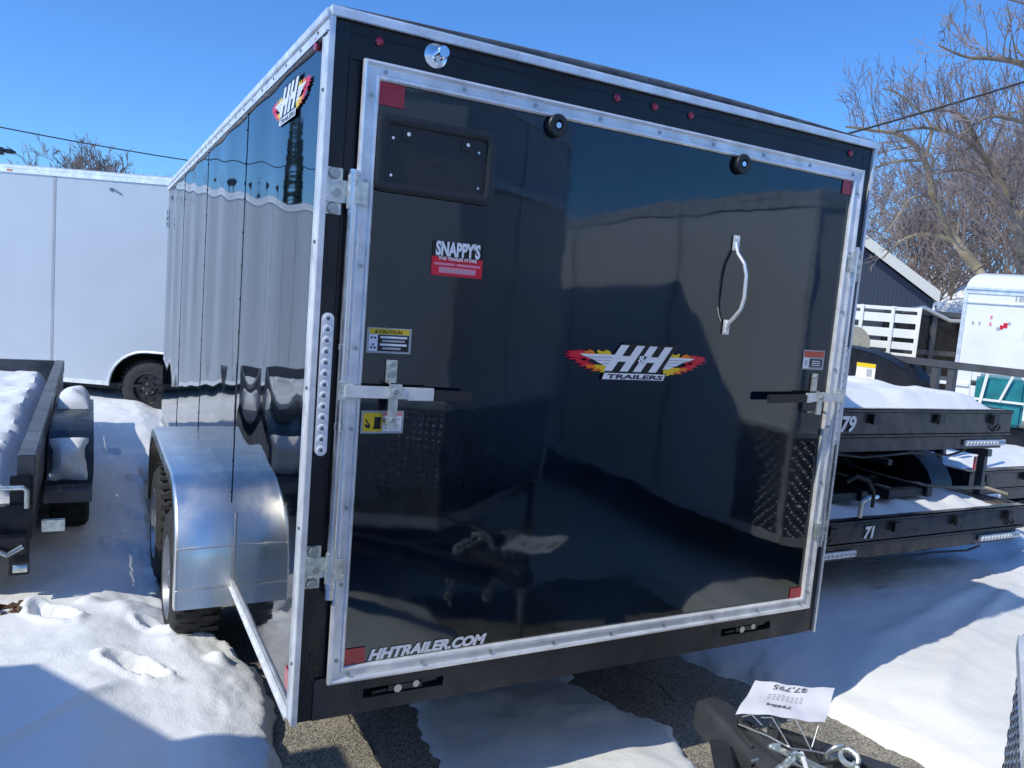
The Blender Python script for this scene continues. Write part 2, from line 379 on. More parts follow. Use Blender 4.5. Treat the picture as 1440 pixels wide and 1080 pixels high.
pv = MB(); pv.grid(lambda u, v: (-2.5 + 9 * u, -3 + 9 * v, 0), 4, 4); pv = pv.build('pavement', 'gravel'); pv['kind'] = 'structure'
# cracks in the pavement: thin dark tar-filled seams
MT['crack'] = simple('crack_filler', (.02, .02, .02), .9)
ck = MB()
def crack(pts, w):
    P = [Vector(p) for p in pts]
    for p, q in zip(P, P[1:]):
        p, q = V(p.x, p.y, .002), V(q.x, q.y, .002); k = max(2, int((q - p).length / .015)); last = None
        for i in range(k + 1):
            c = p.lerp(q, i / k) + V(random.uniform(-1, 1), random.uniform(-1, 1), 0) * .006; ww = w * random.uniform(.3, 1)
            n = V(-(q - p).y, (q - p).x, 0).normalized() * ww / 2; cur = (c - n, c + n)
            if last: ck.add([last[0], last[1], cur[1], cur[0]], [(0, 1, 2, 3)])
            last = cur
crack([(.40, .78, 0), (.385, .62, 0), (.41, .5, 0), (.40, .3, 0)], .007)
crack([(1.75, .85, 0), (1.72, .66, 0), (1.78, .5, 0), (1.74, .35, 0)], .009)
crack([(.1, 1.3, 0), (.3, 1.1, 0), (.5, 1.15, 0)], .006)
tag(ck.build('pavement_crack', 'crack', recalc=False), kind='structure')
grit = MB()
for k in range(420):
    if k % 3: x, y = random.uniform(.1, .6), random.uniform(-.1, 1.5)
    else: x, y = random.uniform(1.5, 2.35), random.uniform(-.9, .9)
    if float(snow_h(np.array([x]), np.array([y]))[0]) > -.02: continue
    r = random.uniform(.0015, .005); c = V(x, y, r * .5); a = random.uniform(0, 3)
    P = [c + V(math.cos(a + t) * r * random.uniform(.7, 1.2), math.sin(a + t) * r * random.uniform(.7, 1.2), 0) for t in (0, 1.3, 2.5, 3.8, 5.)]
    grit.add(P + [c + V(0, 0, r * .8), c - V(0, 0, r * .5)], [(0, 1, 5), (1, 2, 5), (2, 3, 5), (3, 4, 5), (4, 0, 5), (1, 0, 6), (2, 1, 6), (3, 2, 6), (4, 3, 6), (0, 4, 6)])
MT['grit'] = simple('loose_grit', (.3, .27, .22), .9, var=.6, vscale=90)
tag(grit.build('loose_grit', 'grit', flat=True), kind='stuff', label='loose stones and grit on the bare pavement', cat='gravel')
#@@END
# ------------------------------------------------------------------ the black enclosed trailer (rear face in the plane y = 0, left side x = 0)
W, ZB, ZT, LEN = 2.134, .42, 2.39, 5.0
T = thing('enclosed_trailer', 'glossy black enclosed cargo trailer with closed rear ramp door, seen close up in the middle', 'cargo trailer', (1.067, 2.5, 0), world=True)
def side_x(y, z):
    e = sstep(0, .25, np.float64(y)) * (1 - sstep(LEN - .2, LEN, np.float64(y)))
    env = .12 + .88 * sstep(ZB + .45, ZB + 1.2, np.float64(z)) * (1 - .5 * sstep(ZT - .6, ZT - .05, np.float64(z)))
    a = .0030 * math.sin(2 * PI * (y - .1) / .62 + .5) + .0005 * math.sin(2 * PI * y / .41 + 2.) + .0007 * float(vnoise(y, z, 1.1, 3, 3)) + .0016 * float(vnoise(y, z, .9, 13, 31))
    # the skin is tight at each seam
    return -.0045 + a * float(e * env)
mb = MB(); mb.grid(lambda u, v: (side_x(.05 + u * (LEN - .07), ZB + .02 + v * (ZT - ZB - .04)), .05 + u * (LEN - .07), ZB + .02 + v * (ZT - ZB - .04)), 260, 46)
ss = mb.build('side_skin', 'sidegloss', T)
if ss.data.polygons[0].normal.x > 0: ss.data.flip_normals()
for y in (1.237, 2.46, 3.68):
    sk = MB().box((-.0075, y - .009, ZB + .036), (.01, y + .009, ZT - .05), 0)
    for k in range(14): sk.cyl((-.009, y, ZB + .1 + k * .135), (-.006, y, ZB + .1 + k * .135), .004, 8, 1)
    sk.build('seam_strip', ['sidegloss', 'black'], T)
# hull: right side, floor, nose
hull = MB()
hull.prism([(.02, .06, ZB + .01), (W - .004, .06, ZB + .01), (W - .004, LEN, ZB + .01), (W / 2, LEN + .65, ZB + .01), (.02, LEN, ZB + .01)], (0, 0, ZT - ZB - .02))
hull.build('body', 'sidegloss', T)
# frame rails and cross members under the floor
ch = MB()
for x in (.14, W - .14): ch.box((x - .03, .40, ZB - .06), (x + .03, LEN - .1, ZB + .005))
for k in range(12): ch.box((.17, .35 + k * .39, ZB - .035), (W - .17, .39 + k * .39, ZB + .004))
for s_ in (-1, 1): ch.bar((W / 2 + s_ * .8, LEN + .0, ZB), (W / 2 + s_ * .04, LEN + 1.2, ZB), .06, .1)
ch.build('chassis', 'black', T)
# roof
rf = MB()
NR = 12
def roofpt(u, v):
    x = -.006 + u * (W + .012); return (x, -.012 + v * (LEN + .05), ZT + .022 + .022 * math.sin(PI * u))
rf.grid(roofpt, NR, 10); rf.box((-.006, -.012, ZT - .002), (W + .006, LEN + .03, ZT + .0215))
rf.build('roof', 'trimw', T)
# aluminium trims of the outside edges
tr = MB()
tr.box((-.011, -.008, ZB), (-.0005, .047, ZT + .01)); tr.box((-.014, .037, ZB), (-.009, .044, ZT))          # rear left corner, side leg + bead
tr.box((-.011, -.0105, ZB), (.006, -.0045, ZT + .01))
tr.build('corner_trim', 'trimw', T, bevel=.0015)
MB().box((W - .004, -.0105, ZB), (W + .009, .045, ZT + .01)).build('corner_trim', 'trimw', T, bevel=.0015)
tr = MB()
tr.box((-.013, -.012, ZT - .045), (-.001, LEN + .02, ZT - .003)); tr.box((-.02, -.013, ZT - .012), (-.013, LEN + .02, ZT + .012)); tr.box((-.0165, .0, ZT - .048), (-.0125, LEN, ZT - .038))
tr.box((-.008, -.02, ZT - .006), (W + .012, -.0065, ZT + .015)); tr.box((W + .001, -.012, ZT - .045), (W + .013, LEN, ZT + .01))
tr.build('roof_trim', 'trimw', T, bevel=.002)
tr = MB(); tr.box((-.012, .045, ZB), (-.0005, LEN, ZB + .034)); tr.box((-.02, .045, ZB - .003), (-.006, LEN, ZB + .004))
tr.box((-.0135, .045, ZB + .028), (-.0115, LEN, ZB + .036)); tr.build('bottom_trim', 'trimw', T, bevel=.0015)
tr = MB()
for z in (.6, 1.0, 1.4, 1.8, 2.2): tr.cyl((-.0145, .018, z), (-.01, .018, z), .005, 8)
for k in range(24): tr.cyl((-.0155, .1 + k * .2, ZT - .025), (-.012, .1 + k * .2, ZT - .025), .0045, 8)
tr.each('trim_rivet', 'darkscrew', T)
# rear frame
fr = MB()
fr.box((.006, 0, ZB + .005), (.05, .06, ZT - .006)); fr.box((.05, .006, ZB + .13), (.0865, .06, ZT - .09))
fr.box((W - .0505, 0, ZB + .005), (W - .004, .06, ZT - .006)); fr.box((W - .085, .006, ZB + .13), (W - .0505, .06, ZT - .09))
fr.box((.05, 0, ZT - .1), (W - .0505, .06, ZT - .006))
fr.box((.05, -.002, ZT - .035), (W - .0505, .0, ZT - .031)); fr.bar((.052, -.001, 1.1), (.052, -.001, ZT - .09), .005, .006)
fr.build('rear_frame', 'black', T, bevel=.002)
sl = MB()
def slotted(x0, x1, z0, z1, holes):
    xs_ = sorted([x0] + [h[0] for h in holes] + [h[1] for h in holes] + [x1]); zh = (holes[0][2], holes[0][3])
    sl.box((x0, -.004, z0), (x1, .06, zh[0])); sl.box((x0, -.004, zh[1]), (x1, .06, z1))
    for a_, b_ in zip(xs_[0::2], xs_[1::2]): sl.box((a_, -.004, zh[0]), (b_, .06, zh[1]))
    for h in holes: sl.box((h[0], .03, h[2]), (h[1], .06, h[3]), 1)
slotted(.05, W - .0505, ZB + .005, ZB + .128, [(.2, .46, .468, .498), (1.62, 1.88, .468, .498)])
sl.build('rear_sill', ['dusty', 'well'], T)
for xa, xb in ((.2, .46), (1.62, 1.88)):
    m = MB(); xc = (xa + xb) / 2
    m.bar((xa + .03, .012, .474), (xb - .02, .012, .49), .012, .01); m.bar((xc - .05, .004, .485), (xc + .06, .004, .482), .01, .018)
    m.cyl((xc - .02, -.004, .482), (xc - .02, .02, .482), .013, 10, 1); m.cyl((xc + .04, -.002, .486), (xc + .04, .02, .486), .011, 10, 1)
    m.build('spring_hinge', ['plastic', 'bolt'], T)
# ramp door: panel, gloss skin with very slight oil-canning
dr = MB(); DX0, DX1, DZ0, DZ1 = .12, W - .112, .578, 2.252
def doorpt(u, v):
    x = DX0 + u * (DX1 - DX0); z = DZ0 + v * (DZ1 - DZ0); e = math.sin(PI * min(1, max(0, u))) ** .5 * math.sin(PI * v) ** .5 if 0 < u < 1 and 0 < v < 1 else 0
    y = -.014 + e * (.0030 * float(vnoise(x, z, 1.3, 2, 2)) + .0010 * float(vnoise(x, z, 3.1, 22, 12)) + .0018 * math.sin(x * 3.0 + .6) * math.sin(z * 1.7 + 1.2))
    return (x, y, z)
dr.grid(doorpt, 70, 60)
D = dr.build('ramp_door', 'gloss', T)
if D.data.polygons[0].normal.y > 0: D.data.flip_normals()
bk = MB().box((DX0 - .02, -.006, DZ0 - .02), (DX1 + .02, .05, DZ1 + .02)); bk.build('door_core', 'black', D)
def xtr(mb, p, q, inward, w, mi=0, ends=(True, True)):
    """beaded aluminium extrusion from p to q (outer edge), mitred at 45 degrees, rear side at y"""
    p, q, n = Vector(p), Vector(q), Vector(inward); d = (q - p).normalized()
    prof = [(0, .0), (0, -.016), (.006, -.0185), (.012, -.016), (.015, -.0125), (.033, -.0115), (.037, -.0145), (.043, -.0145), (w, -.009), (w, .0)]
    vs = [p + n * a_ + d * a_ + V(0, b_, 0) for a_, b_ in prof] + [q + n * a_ - d * a_ + V(0, b_, 0) for a_, b_ in prof]; k = len(prof)
    mb.add(vs, [(i, i + 1, k + i + 1, k + i) for i in range(k - 1)] + [tuple(range(k))[::-1], tuple(range(k, 2 * k))], mi)
YF = -.0145; X0, X1, Z0, Z1 = .083, 2.066, .541, 2.291
for p, q, n in [((X0, YF, Z0), (X0, YF, Z1), (1, 0, 0)), ((X1, YF, Z0), (X1, YF, Z1), (-1, 0, 0)), ((X0, YF, Z1), (X1, YF, Z1), (0, 0, -1)), ((X0, YF, Z0), (X1, YF, Z0), (0, 0, 1))]:
    m = MB(); xtr(m, p, q, n, .047); m.build('door_frame', 'trimw', D)
m = MB()
for k in range(9):
    x = X0 + .06 + k * (X1 - X0 - .12) / 8
    for z in (Z0 + .024, Z1 - .024): m.cyl((x, YF - .0165, z), (x, YF - .011, z), .0056, 8)
for k in range(8):
    z = Z0 + .07 + k * (Z1 - Z0 - .16) / 7
    for x in (X0 + .024, X1 - .024): m.cyl((x, YF - .0165, z), (x, YF - .011, z), .0056, 8)
m.each('frame_screw', 'bolt', D)

# hinges, rods and bar locks
def hinge(x, z, s):
    m = MB()
    m.box((x, -.007, z - .062), (x + s * .042, 0.0, z + .062)); m.box((x, -.0145, z - .03), (x + s * .052, -.0065, z + .03))
    m.box((x + s * .0515, -.022, z - .027), (x + s * .088, -.012, z + .027)); m.box((x + s * .076, -.043, z - .03), (x + s * .102, -.0325, z + .03))
    m.box((x + s * .074, -.042, z - .03), (x + s * .0785, -.013, z + .055)); m.cyl((x + s * .062, -.024, z - .045), (x + s * .062, -.024, z + .045), .011, 14)
    for dz in (-.047, .047): m.cyl((x + s * .018, -.017, z + dz), (x + s * .018, -.0068, z + dz), .0125, 6, 1); m.cyl((x + s * .018, -.009, z + dz), (x + s * .018, -.0068, z + dz), .016, 16, 1)
    m.cyl((x + s * .026, -.024, z - .004), (x + s * .026, -.0143, z - .004), .013, 6, 1)
    if s > 0: m.box((x - .014, -.009, z - .055), (x - .0115, .03, z + .055)); m.box((x - .0138, -.0095, z - .055), (x + .002, -.0065, z + .055))
    m.build('hinge', ['galv', 'bolt'], T, bevel=.0012)
hinge(.006, 1.939, 1); hinge(.006, .891, 1); hinge(W - .0, 1.931, -1); hinge(W - .0, .871, -1)
for x, s in ((.073, 1), (2.078, -1)):
    m = MB().cyl((x, -.024, .80), (x, -.024, 2.0), .0125, 18)
    for z in (.84, 1.3, 1.52, 1.98): m.cyl((x, -.024, z - .008), (x, -.024, z + .008), .0145, 18)
    m.build('lock_rod', 'alu', T)
def barlock(s, xr, xk, xe, xg, z):
    m = MB(); m.box((xr - .016, -.043, z - .026), (xr + .024, -.03, z + .026), 0); m.cyl((xr + s * .012, -.05, z), (xr + s * .012, -.042, z), .009, 6, 1)
    m.bar((xr, -.046, z), (xe, -.052, z - .003), .009, .034, 2, up=(0, 0, 1))
    m.bar((xk + s * .042, -.0535, z - .004), (xe, -.0555, z - .004), .006, .037, 2)
    o_ = m.build('lock_bar', ['galv', 'bolt', 'trimw'], T, bevel=.0015)
    m = MB(); m.bar((xe, -.053, z - .006), (xg, -.056, z - .01), .012, .031); m.build('grip', 'plastic', o_, bevel=.003)
    return o_
bl = barlock(1, .078, .215, .337, .458, 1.401)
m = MB(); m.box((.2, -.0245, 1.425), (.232, -.0165, 1.49)); m.box((.2, -.066, 1.39), (.236, -.054, 1.425)); m.box((.2, -.0645, 1.30), (.226, -.0565, 1.392)); m.box((.2, -.0575, 1.425), (.204, -.0245, 1.435)); m.box((.2, -.058, 1.31), (.2265, -.016, 1.322))
m.cyl((.216, -.03, 1.478), (.216, -.0235, 1.478), .009, 6, 1); m.cyl((.217, -.032, 1.45), (.217, -.0235, 1.45), .011, 14, 1); m.cyl((.217, -.074, 1.405), (.217, -.065, 1.405), .009, 6, 1); m.cyl((.213, -.072, 1.325), (.213, -.0635, 1.325), .008, 6, 1)
m.build('keeper', ['galv', 'bolt'], bl, bevel=.001)
br = barlock(-1, 2.072, 1.94, 1.87, 1.665, 1.413)
m = MB(); m.box((1.927, -.0245, 1.43), (1.955, -.0165, 1.5)); m.box((1.92, -.066, 1.395), (1.956, -.054, 1.432)); m.box((1.925, -.0645, 1.345), (1.95, -.0565, 1.397)); m.box((1.925, -.058, 1.345), (1.95, -.016, 1.352)); m.box((1.93, -.0575, 1.43), (1.934, -.0245, 1.437))
m.cyl((1.94, -.03, 1.487), (1.94, -.0235, 1.487), .009, 6, 1); m.cyl((1.938, -.073, 1.412), (1.938, -.065, 1.412), .01, 6, 1)
m.build('keeper', ['galv', 'bolt'], br, bevel=.001)
# grab handle
m = MB(); pts = [(1.462, -.02, 1.952), (1.462, -.034, 1.915), (1.470, -.062, 1.88), (1.474, -.074, 1.84), (1.474, -.076, 1.76), (1.470, -.07, 1.72), (1.462, -.05, 1.69), (1.458, -.03, 1.668), (1.458, -.02, 1.64)]
P = [Vector(p) for p in pts]; fine = []
for i in range(len(P) - 1):
    for k in range(4): fine.append(P[i].lerp(P[i + 1], k / 4))
fine.append(P[-1]); m.tube(fine, .0066, 12); m.box((1.449, -.0225, 1.925), (1.475, -.0165, 1.978)); m.box((1.446, -.0225, 1.628), (1.471, -.0165, 1.68))
for z in (1.935, 1.967): m.cyl((1.462, -.027, z), (1.462, -.0215, z), .007, 10)
for z in (1.638, 1.67): m.cyl((1.458, -.027, z), (1.458, -.0215, z), .007, 10)
m.build('grab_handle', 'handlem', T)
# door holder (bright plunger), rubber bumpers
m = MB().lathe([(0, .034), (-.003, .034), (-.004, .032), (-.004, .0)], (.292, 0, 2.347), (0, 1, 0), 32); m.lathe([(0, .018), (-.03, .018), (-.034, .015), (-.034, .0)], (.303, -.004, 2.352), (0, 1, 0), 28); m.cyl((.292, -.02, 2.335), (.292, -.004, 2.335), .007, 10)
m.build('door_holder', 'chrome', T)
for x in (.69, 1.446):
    m = MB().lathe([(0, .034), (-.018, .034), (-.022, .031), (-.022, .016), (-.012, .013), (-.012, 0)], (x, -.014, 2.222), (0, 1, 0), 32); m.cyl((x, -.034, 2.222), (x, -.026, 2.222), .009, 12, 1)
    m.build('rubber_bumper', ['plastic', 'chrome'], T)
# marker lamps
for x in (.127, .912, 1.063, 1.215, 2.005):
    m = MB().lathe([(0, .0115), (-.005, .0115), (-.009, .008), (-.0105, 0)], (x, 0, 2.35), (0, 1, 0), 20); m.lathe([(0, .0145), (-.003, .0145), (-.003, .011)], (x, 0, 2.35), (0, 1, 0), 20, 1)
    m.build('marker_lamp', ['redlamp', 'plastic'], T)
m = MB().lathe([(-.0, .018), (-.008, .017), (-.012, .0)], (-.005, .13, 2.343), (1, 0, 0), 20); m.build('marker_lamp', ['redlamp'], T)
# reflectors
m = MB()
for i, (x0, x1, z0, z1) in enumerate([(.131, .203, 2.183, 2.243), (1.968, 2.018, 2.193, 2.243), (.131, .193, .5895, .637), (1.957, 2.018, .5895, .63)]):
    m = MB().box((x0, -.0178, z0), (x1, -.0165, z1)); m.build('red_reflector', 'red', D)
m = MB().box((-.0075, .07, .49), (-.0055, .115, .55)); m.build('red_reflector', 'red', T)
# oval strip of LEDs
def ledstrip(x, z0, z1, s=1):
    m = MB(); n = 10; r = .0165; pts = []
    for k in range(n + 1): a_ = PI * k / n; pts.append((x + r * math.cos(a_), 0, z1 - r + r * math.sin(a_)))
    for k in range(n + 1): a_ = PI + PI * k / n; pts.append((x + r * math.cos(a_) + (z0 - z1) * 0, 0, z0 + r + r * math.sin(a_)))
    m.prism(pts, (0, -.014, 0), 0)
    for k in range(13):
        z = z0 + .016 + k * (z1 - z0 - .032) / 12; m.lathe([(0, .0125), (-.003, .012), (-.0035, .008), (-.001, .004), (-.004, .0)], (x, -.0138, z), (0, 1, 0), 14, 0); m.cyl((x, -.0175, z), (x, -.0145, z), .004, 8, 1)
    m.build('light_strip', ['clear', 'darkscrew'], T)
ledstrip(.0285, 1.214, 1.612); ledstrip(W - .0265, 1.214, 1.612)
# licence plate holder
def rrect(x0, x1, z0, z1, r, y, n=6):
    P = []
    for cx, cz, a0 in ((x1 - r, z1 - r, 0), (x0 + r, z1 - r, 90), (x0 + r, z0 + r, 180), (x1 - r, z0 + r, 270)):
        for k in range(n + 1): a_ = math.radians(a0 + 90 * k / n); P.append((cx + r * math.cos(a_), y, cz + r * math.sin(a_)))
    return P
m = MB(); a_ = (.129, .489, 1.955, 2.163); rings = [(0, -.016, .022), (0, -.030, .022), (.006, -.034, .02), (.02, -.034, .016), (.026, -.030, .012), (.026, -.024, .012)]
RG = [rrect(a_[0] + i, a_[1] - i, a_[2] + i, a_[3] - i, r, y) for i, y, r in rings]; n = len(RG[0]); vs = sum(RG, []); fs = []
for q in range(len(RG) - 1):
    for k in range(n): fs.append((q * n + k, q * n + (k + 1) % n, (q + 1) * n + (k + 1) % n, (q + 1) * n + k))
fs.append(tuple(range((len(RG) - 1) * n, len(RG) * n))); m.add(vs, fs)
for x, z, r in [(.175, 2.10, .004), (.435, 2.10, .004), (.175, 2.0, .004), (.44, 2.0, .004)]: m.cyl((x, -.0285, z), (x, -.0235, z), r, 10, 1)
for x in (.215, .395): m.box((x - .014, -.0275, 2.100), (x + .014, -.0238, 2.128)); m.cyl((x + .003, -.0315, 2.116), (x + .003, -.027, 2.116), .0055, 10, 1)
m.cyl((.307, -.0262, 2.055), (.307, -.0238, 2.055), .012, 20)
m.build('plate_holder', ['plastic', 'chrome'], T)

# ------------------------------------------------------------------ decals
X, Zu = V(1, 0, 0), V(0, 0, 1)
def flat(mb, pts, mi, org, U, Wv, nrm, lay):
    org = Vector(org); mb.add([org + Vector(U) * p[0] + Vector(Wv) * p[1] + Vector(nrm) * (.0004 * lay) for p in pts], [tuple(range(len(pts)))], mi)
def logo(org, U, Wv, nrm, s, parent, vs=.64):
    """flames, wings, two slanted capitals, an ampersand and the name plate; s = full width"""
    m = MB(); U, Wv, nrm, org = Vector(U), Vector(Wv), Vector(nrm), Vector(org)
    Wv = Wv * vs
    F = lambda pts, mi, lay: flat(m, [(p[0] * s, p[1] * s) for p in pts], mi, org, U, Wv, nrm, lay)
    def both(pts, mi, lay):
        F(pts, mi, lay); F([(-p[0], p[1]) for p in pts][::-1], mi, lay)
    R_, O_, Y_, W_, B_, G_ = 0, 1, 2, 3, 4, 5
    # red tongues outermost
    for t in ([(.33, .06), (.38, .085), (.43, .092), (.40, .078), (.45, .08), (.49, .07), (.455, .062), (.50, .05), (.46, .045), (.495, .028), (.45, .03), (.44, .015), (.40, .02), (.37, .0), (.33, .005)],
              [(.36, .02), (.45, .022), (.475, .005), (.43, .008), (.41, -.012), (.44, -.02), (.38, -.02), (.34, -.01)]):
        both(t, R_, 1)
    both([(.30, .06), (.31, .085), (.345, .10), (.34, .088), (.375, .082), (.36, .07), (.40, .062), (.34, .052)], O_, 1.5)
    both([(.29, -.03), (.34, -.012), (.40, -.02), (.38, -.035), (.41, -.045), (.36, -.048), (.34, -.06), (.37, -.07), (.31, -.066), (.28, -.055)], R_, 1.2)
    both([(.24, -.05), (.30, -.035), (.36, -.03), (.345, -.045), (.35, -.062), (.31, -.058), (.30, -.078), (.325, -.088), (.27, -.084), (.245, -.075)], O_, 2)
    both([(.19, .06), (.205, .09), (.24, .105), (.232, .09), (.262, .085), (.28, .1), (.292, .082), (.275, .068), (.32, .06), (.25, .05)], Y_, 2)
    both([(.18, -.045), (.24, -.03), (.30, -.03), (.29, -.045), (.295, -.062), (.262, -.06), (.25, -.078), (.262, -.095), (.235, -.092), (.212, -.108), (.188, -.098), (.175, -.075)], Y_, 2.5)
    both([(.165, .062), (.40, .058), (.38, .045), (.33, .022), (.31, .014), (.275, -.012), (.255, -.02), (.225, -.042), (.17, -.052)], W_, 3)
    both([(.18, .040), (.365, .037), (.355, .031), (.18, .032)], G_, 3.5); both([(.18, .014), (.305, .012), (.295, .006), (.18, .007)], G_, 3.5); both([(.18, -.012), (.255, -.014), (.245, -.02), (.18, -.019)], G_, 3.5)
    def Hh(cx, g, mi, lay):
        k = .45; P = [(-.085, -.115), (-.03, -.115), (-.03, -.03), (.022, -.03), (.022, -.115), (.078, -.115), (.078, .115), (.022, .115), (.022, .02), (-.03, .02), (-.03, .115), (-.085, .115)]
        out = []
        for x, z in P:
            ex = g * (1 if x > 0 else -1); ez = g * (1 if z > .05 else -1 if z < -.05 else (-1 if z < 0 else 1))
            if abs(x) < .04: ex = g * (-1 if x > 0 else 1)
            if abs(z) < .05: ez = g * (1 if z > 0 else -1)
            out.append((cx + x + ex + k * (z + ez), z + ez + .035))
        F(out, mi, lay)
    bgp = [(-.235, -.10), (.15, -.10), (.262, .17), (-.115, .17)]; F(bgp, B_, 4)
    Hh(-.1, 0, W_, 5); Hh(.098, 0, W_, 5)
    F([(-.012, .0), (.03, .0), (.05, .06), (.008, .06)], B_, 5.5)
    put_text(m, '&', .085 * s, org + U * (-.01 * s) + Wv * (.004 * s) + nrm * .0024, U, Wv, W_, bold=.0012 * s / .6)
    F([(-.25, -.158), (.185, -.158), (.2, -.088), (-.235, -.088)], B_, 6); F([(-.243, -.151), (.18, -.151), (.193, -.096), (-.23, -.096)], W_, 6.5)
    put_text(m, 'TRAILERS', .050 * s, org + U * (-.215 * s) + Wv * (-.142 * s) + nrm * .0031, U, Wv, B_, bold=.0010 * s / .6, fit=.385 * s, shear=.15)
    return m.build('flame_logo', ['str', 'sto', 'sty', 'stw', 'stb', 'stg'], parent, recalc=False, flat=True)
logo((1.088, -.0195, 1.512), X, Zu, (0, -1, 0), .60, D)
logo((-.0085, .45, 2.245), (0, -1, 0), Zu, (-1, 0, 0), .56, T, vs=.66)
# web address
m = MB(); put_text(m, 'HHTRAILER.COM', .043, (.203, -.0172, .594), X, Zu, 0, shear=.3, bold=.0024, fit=.392); m.build('web_address', ['stw'], D, recalc=False, flat=True)
# dealer sticker
m = MB(); f = lambda x0, x1, z0, z1, mi, lay: flat(m, [(x0, z0), (x1, z0), (x1, z1), (x0, z1)], mi, (0, -.0168, 0), X, Zu, (0, -1, 0), lay)
f(.317, .478, 1.786, 1.84, 2, 0); f(.317, .479, 1.741, 1.795, 1, 1)
put_text(m, "SNAPPY'S", .054, (.327, -.0182, 1.800), X, Zu, 0, bold=.0026, fit=.142)
put_text(m, 'THE TRAILER STORE', .0125, (.337, -.0182, 1.7865), X, Zu, 0, bold=.0004, fit=.122)
for k, (xa, xb, z) in enumerate([(.325, .39, 1.7745), (.395, .472, 1.7745)]): f(xa, xb, z - .0035, z + .0035, 3, 2)
f(.34, .458, 1.749, 1.766, 3, 2)
for k in range(9): f(.346 + k * .0125, .352 + k * .0125, 1.753, 1.761, 4, 3)
m.build('dealer_sticker', ['stw', 'str', 'stb', 'stp', 'stg'], D, recalc=False, flat=True)
# caution stickers
m = MB(); f(.139, .271, 1.508, 1.580, 3, 0); f(.146, .264, 1.562, 1.577, 1, 1); f(.146, .170, 1.514, 1.560, 0, 1); f(.172, .264, 1.514, 1.560, 2, 1)
put_text(m, 'CAUTION', .013, (.172, -.0182, 1.5645), X, Zu, 2, bold=.0004, fit=.07)
flat(m, [(.160, 1.5645), (.1705, 1.5645), (.1653, 1.575)], 2, (0, -.0168, 0), X, Zu, (0, -1, 0), 3)
for k, (xa, xb) in enumerate([(.178, .258), (.184, .252), (.178, .258), (.186, .24)]): f(xa, xb, 1.5505 - k * .0105, 1.5565 - k * .0105, 3 if k % 2 else 0, 3)
for xa, za in ((.150, 1.548), (.160, 1.548), (.150, 1.52), (.1605, 1.52), (.155, 1.529)): f(xa, xa + .0055, za, za + .006, 2, 3)
m.build('caution_sticker', ['stw', 'sty', 'stb', 'stg'], D, recalc=False, flat=True)
m = MB(); f(.137, .264, 1.277, 1.343, 3, 0); f(.143, .2, 1.283, 1.337, 1, 1); f(.202, .258, 1.283, 1.328, 0, 1); f(.202, .258, 1.329, 1.338, 4, 1)
f(.176, .196, 1.293, 1.325, 2, 2); f(.172, .198, 1.29, 1.295, 2, 3); flat(m, [(.149, 1.318), (.152, 1.32), (.166, 1.298), (.162, 1.296)], 2, (0, -.0168, 0), X, Zu, (0, -1, 0), 3); flat(m, [(.148, 1.305), (.162, 1.3), (.164, 1.292), (.152, 1.294)], 2, (0, -.0168, 0), X, Zu, (0, -1, 0), 3)
for k in range(4): f(.207, .252 - .006 * (k % 2), 1.317 - k * .0085, 1.3205 - k * .0085, 5, 2)
m.build('pinch_warning_sticker', ['stw', 'sty', 'stb', 'stg', 'stp', 'stg'], D, recalc=False, flat=True)
m = MB(); f(1.868, 1.985, 1.515, 1.590, 3, 0); f(1.873, 1.980, 1.563, 1.586, 1, 1); f(1.873, 1.903, 1.52, 1.561, 0, 1); f(1.907, 1.975, 1.525, 1.556, 2, 1)
for k in range(3): f(1.918, 1.966, 1.530 + k * .008, 1.5335 + k * .008, 0, 2)
f(1.882, 1.892, 1.53, 1.552, 3, 2)
m.build('warning_sticker', ['stw', 'stor', 'stb', 'stg'], D, recalc=False, flat=True)

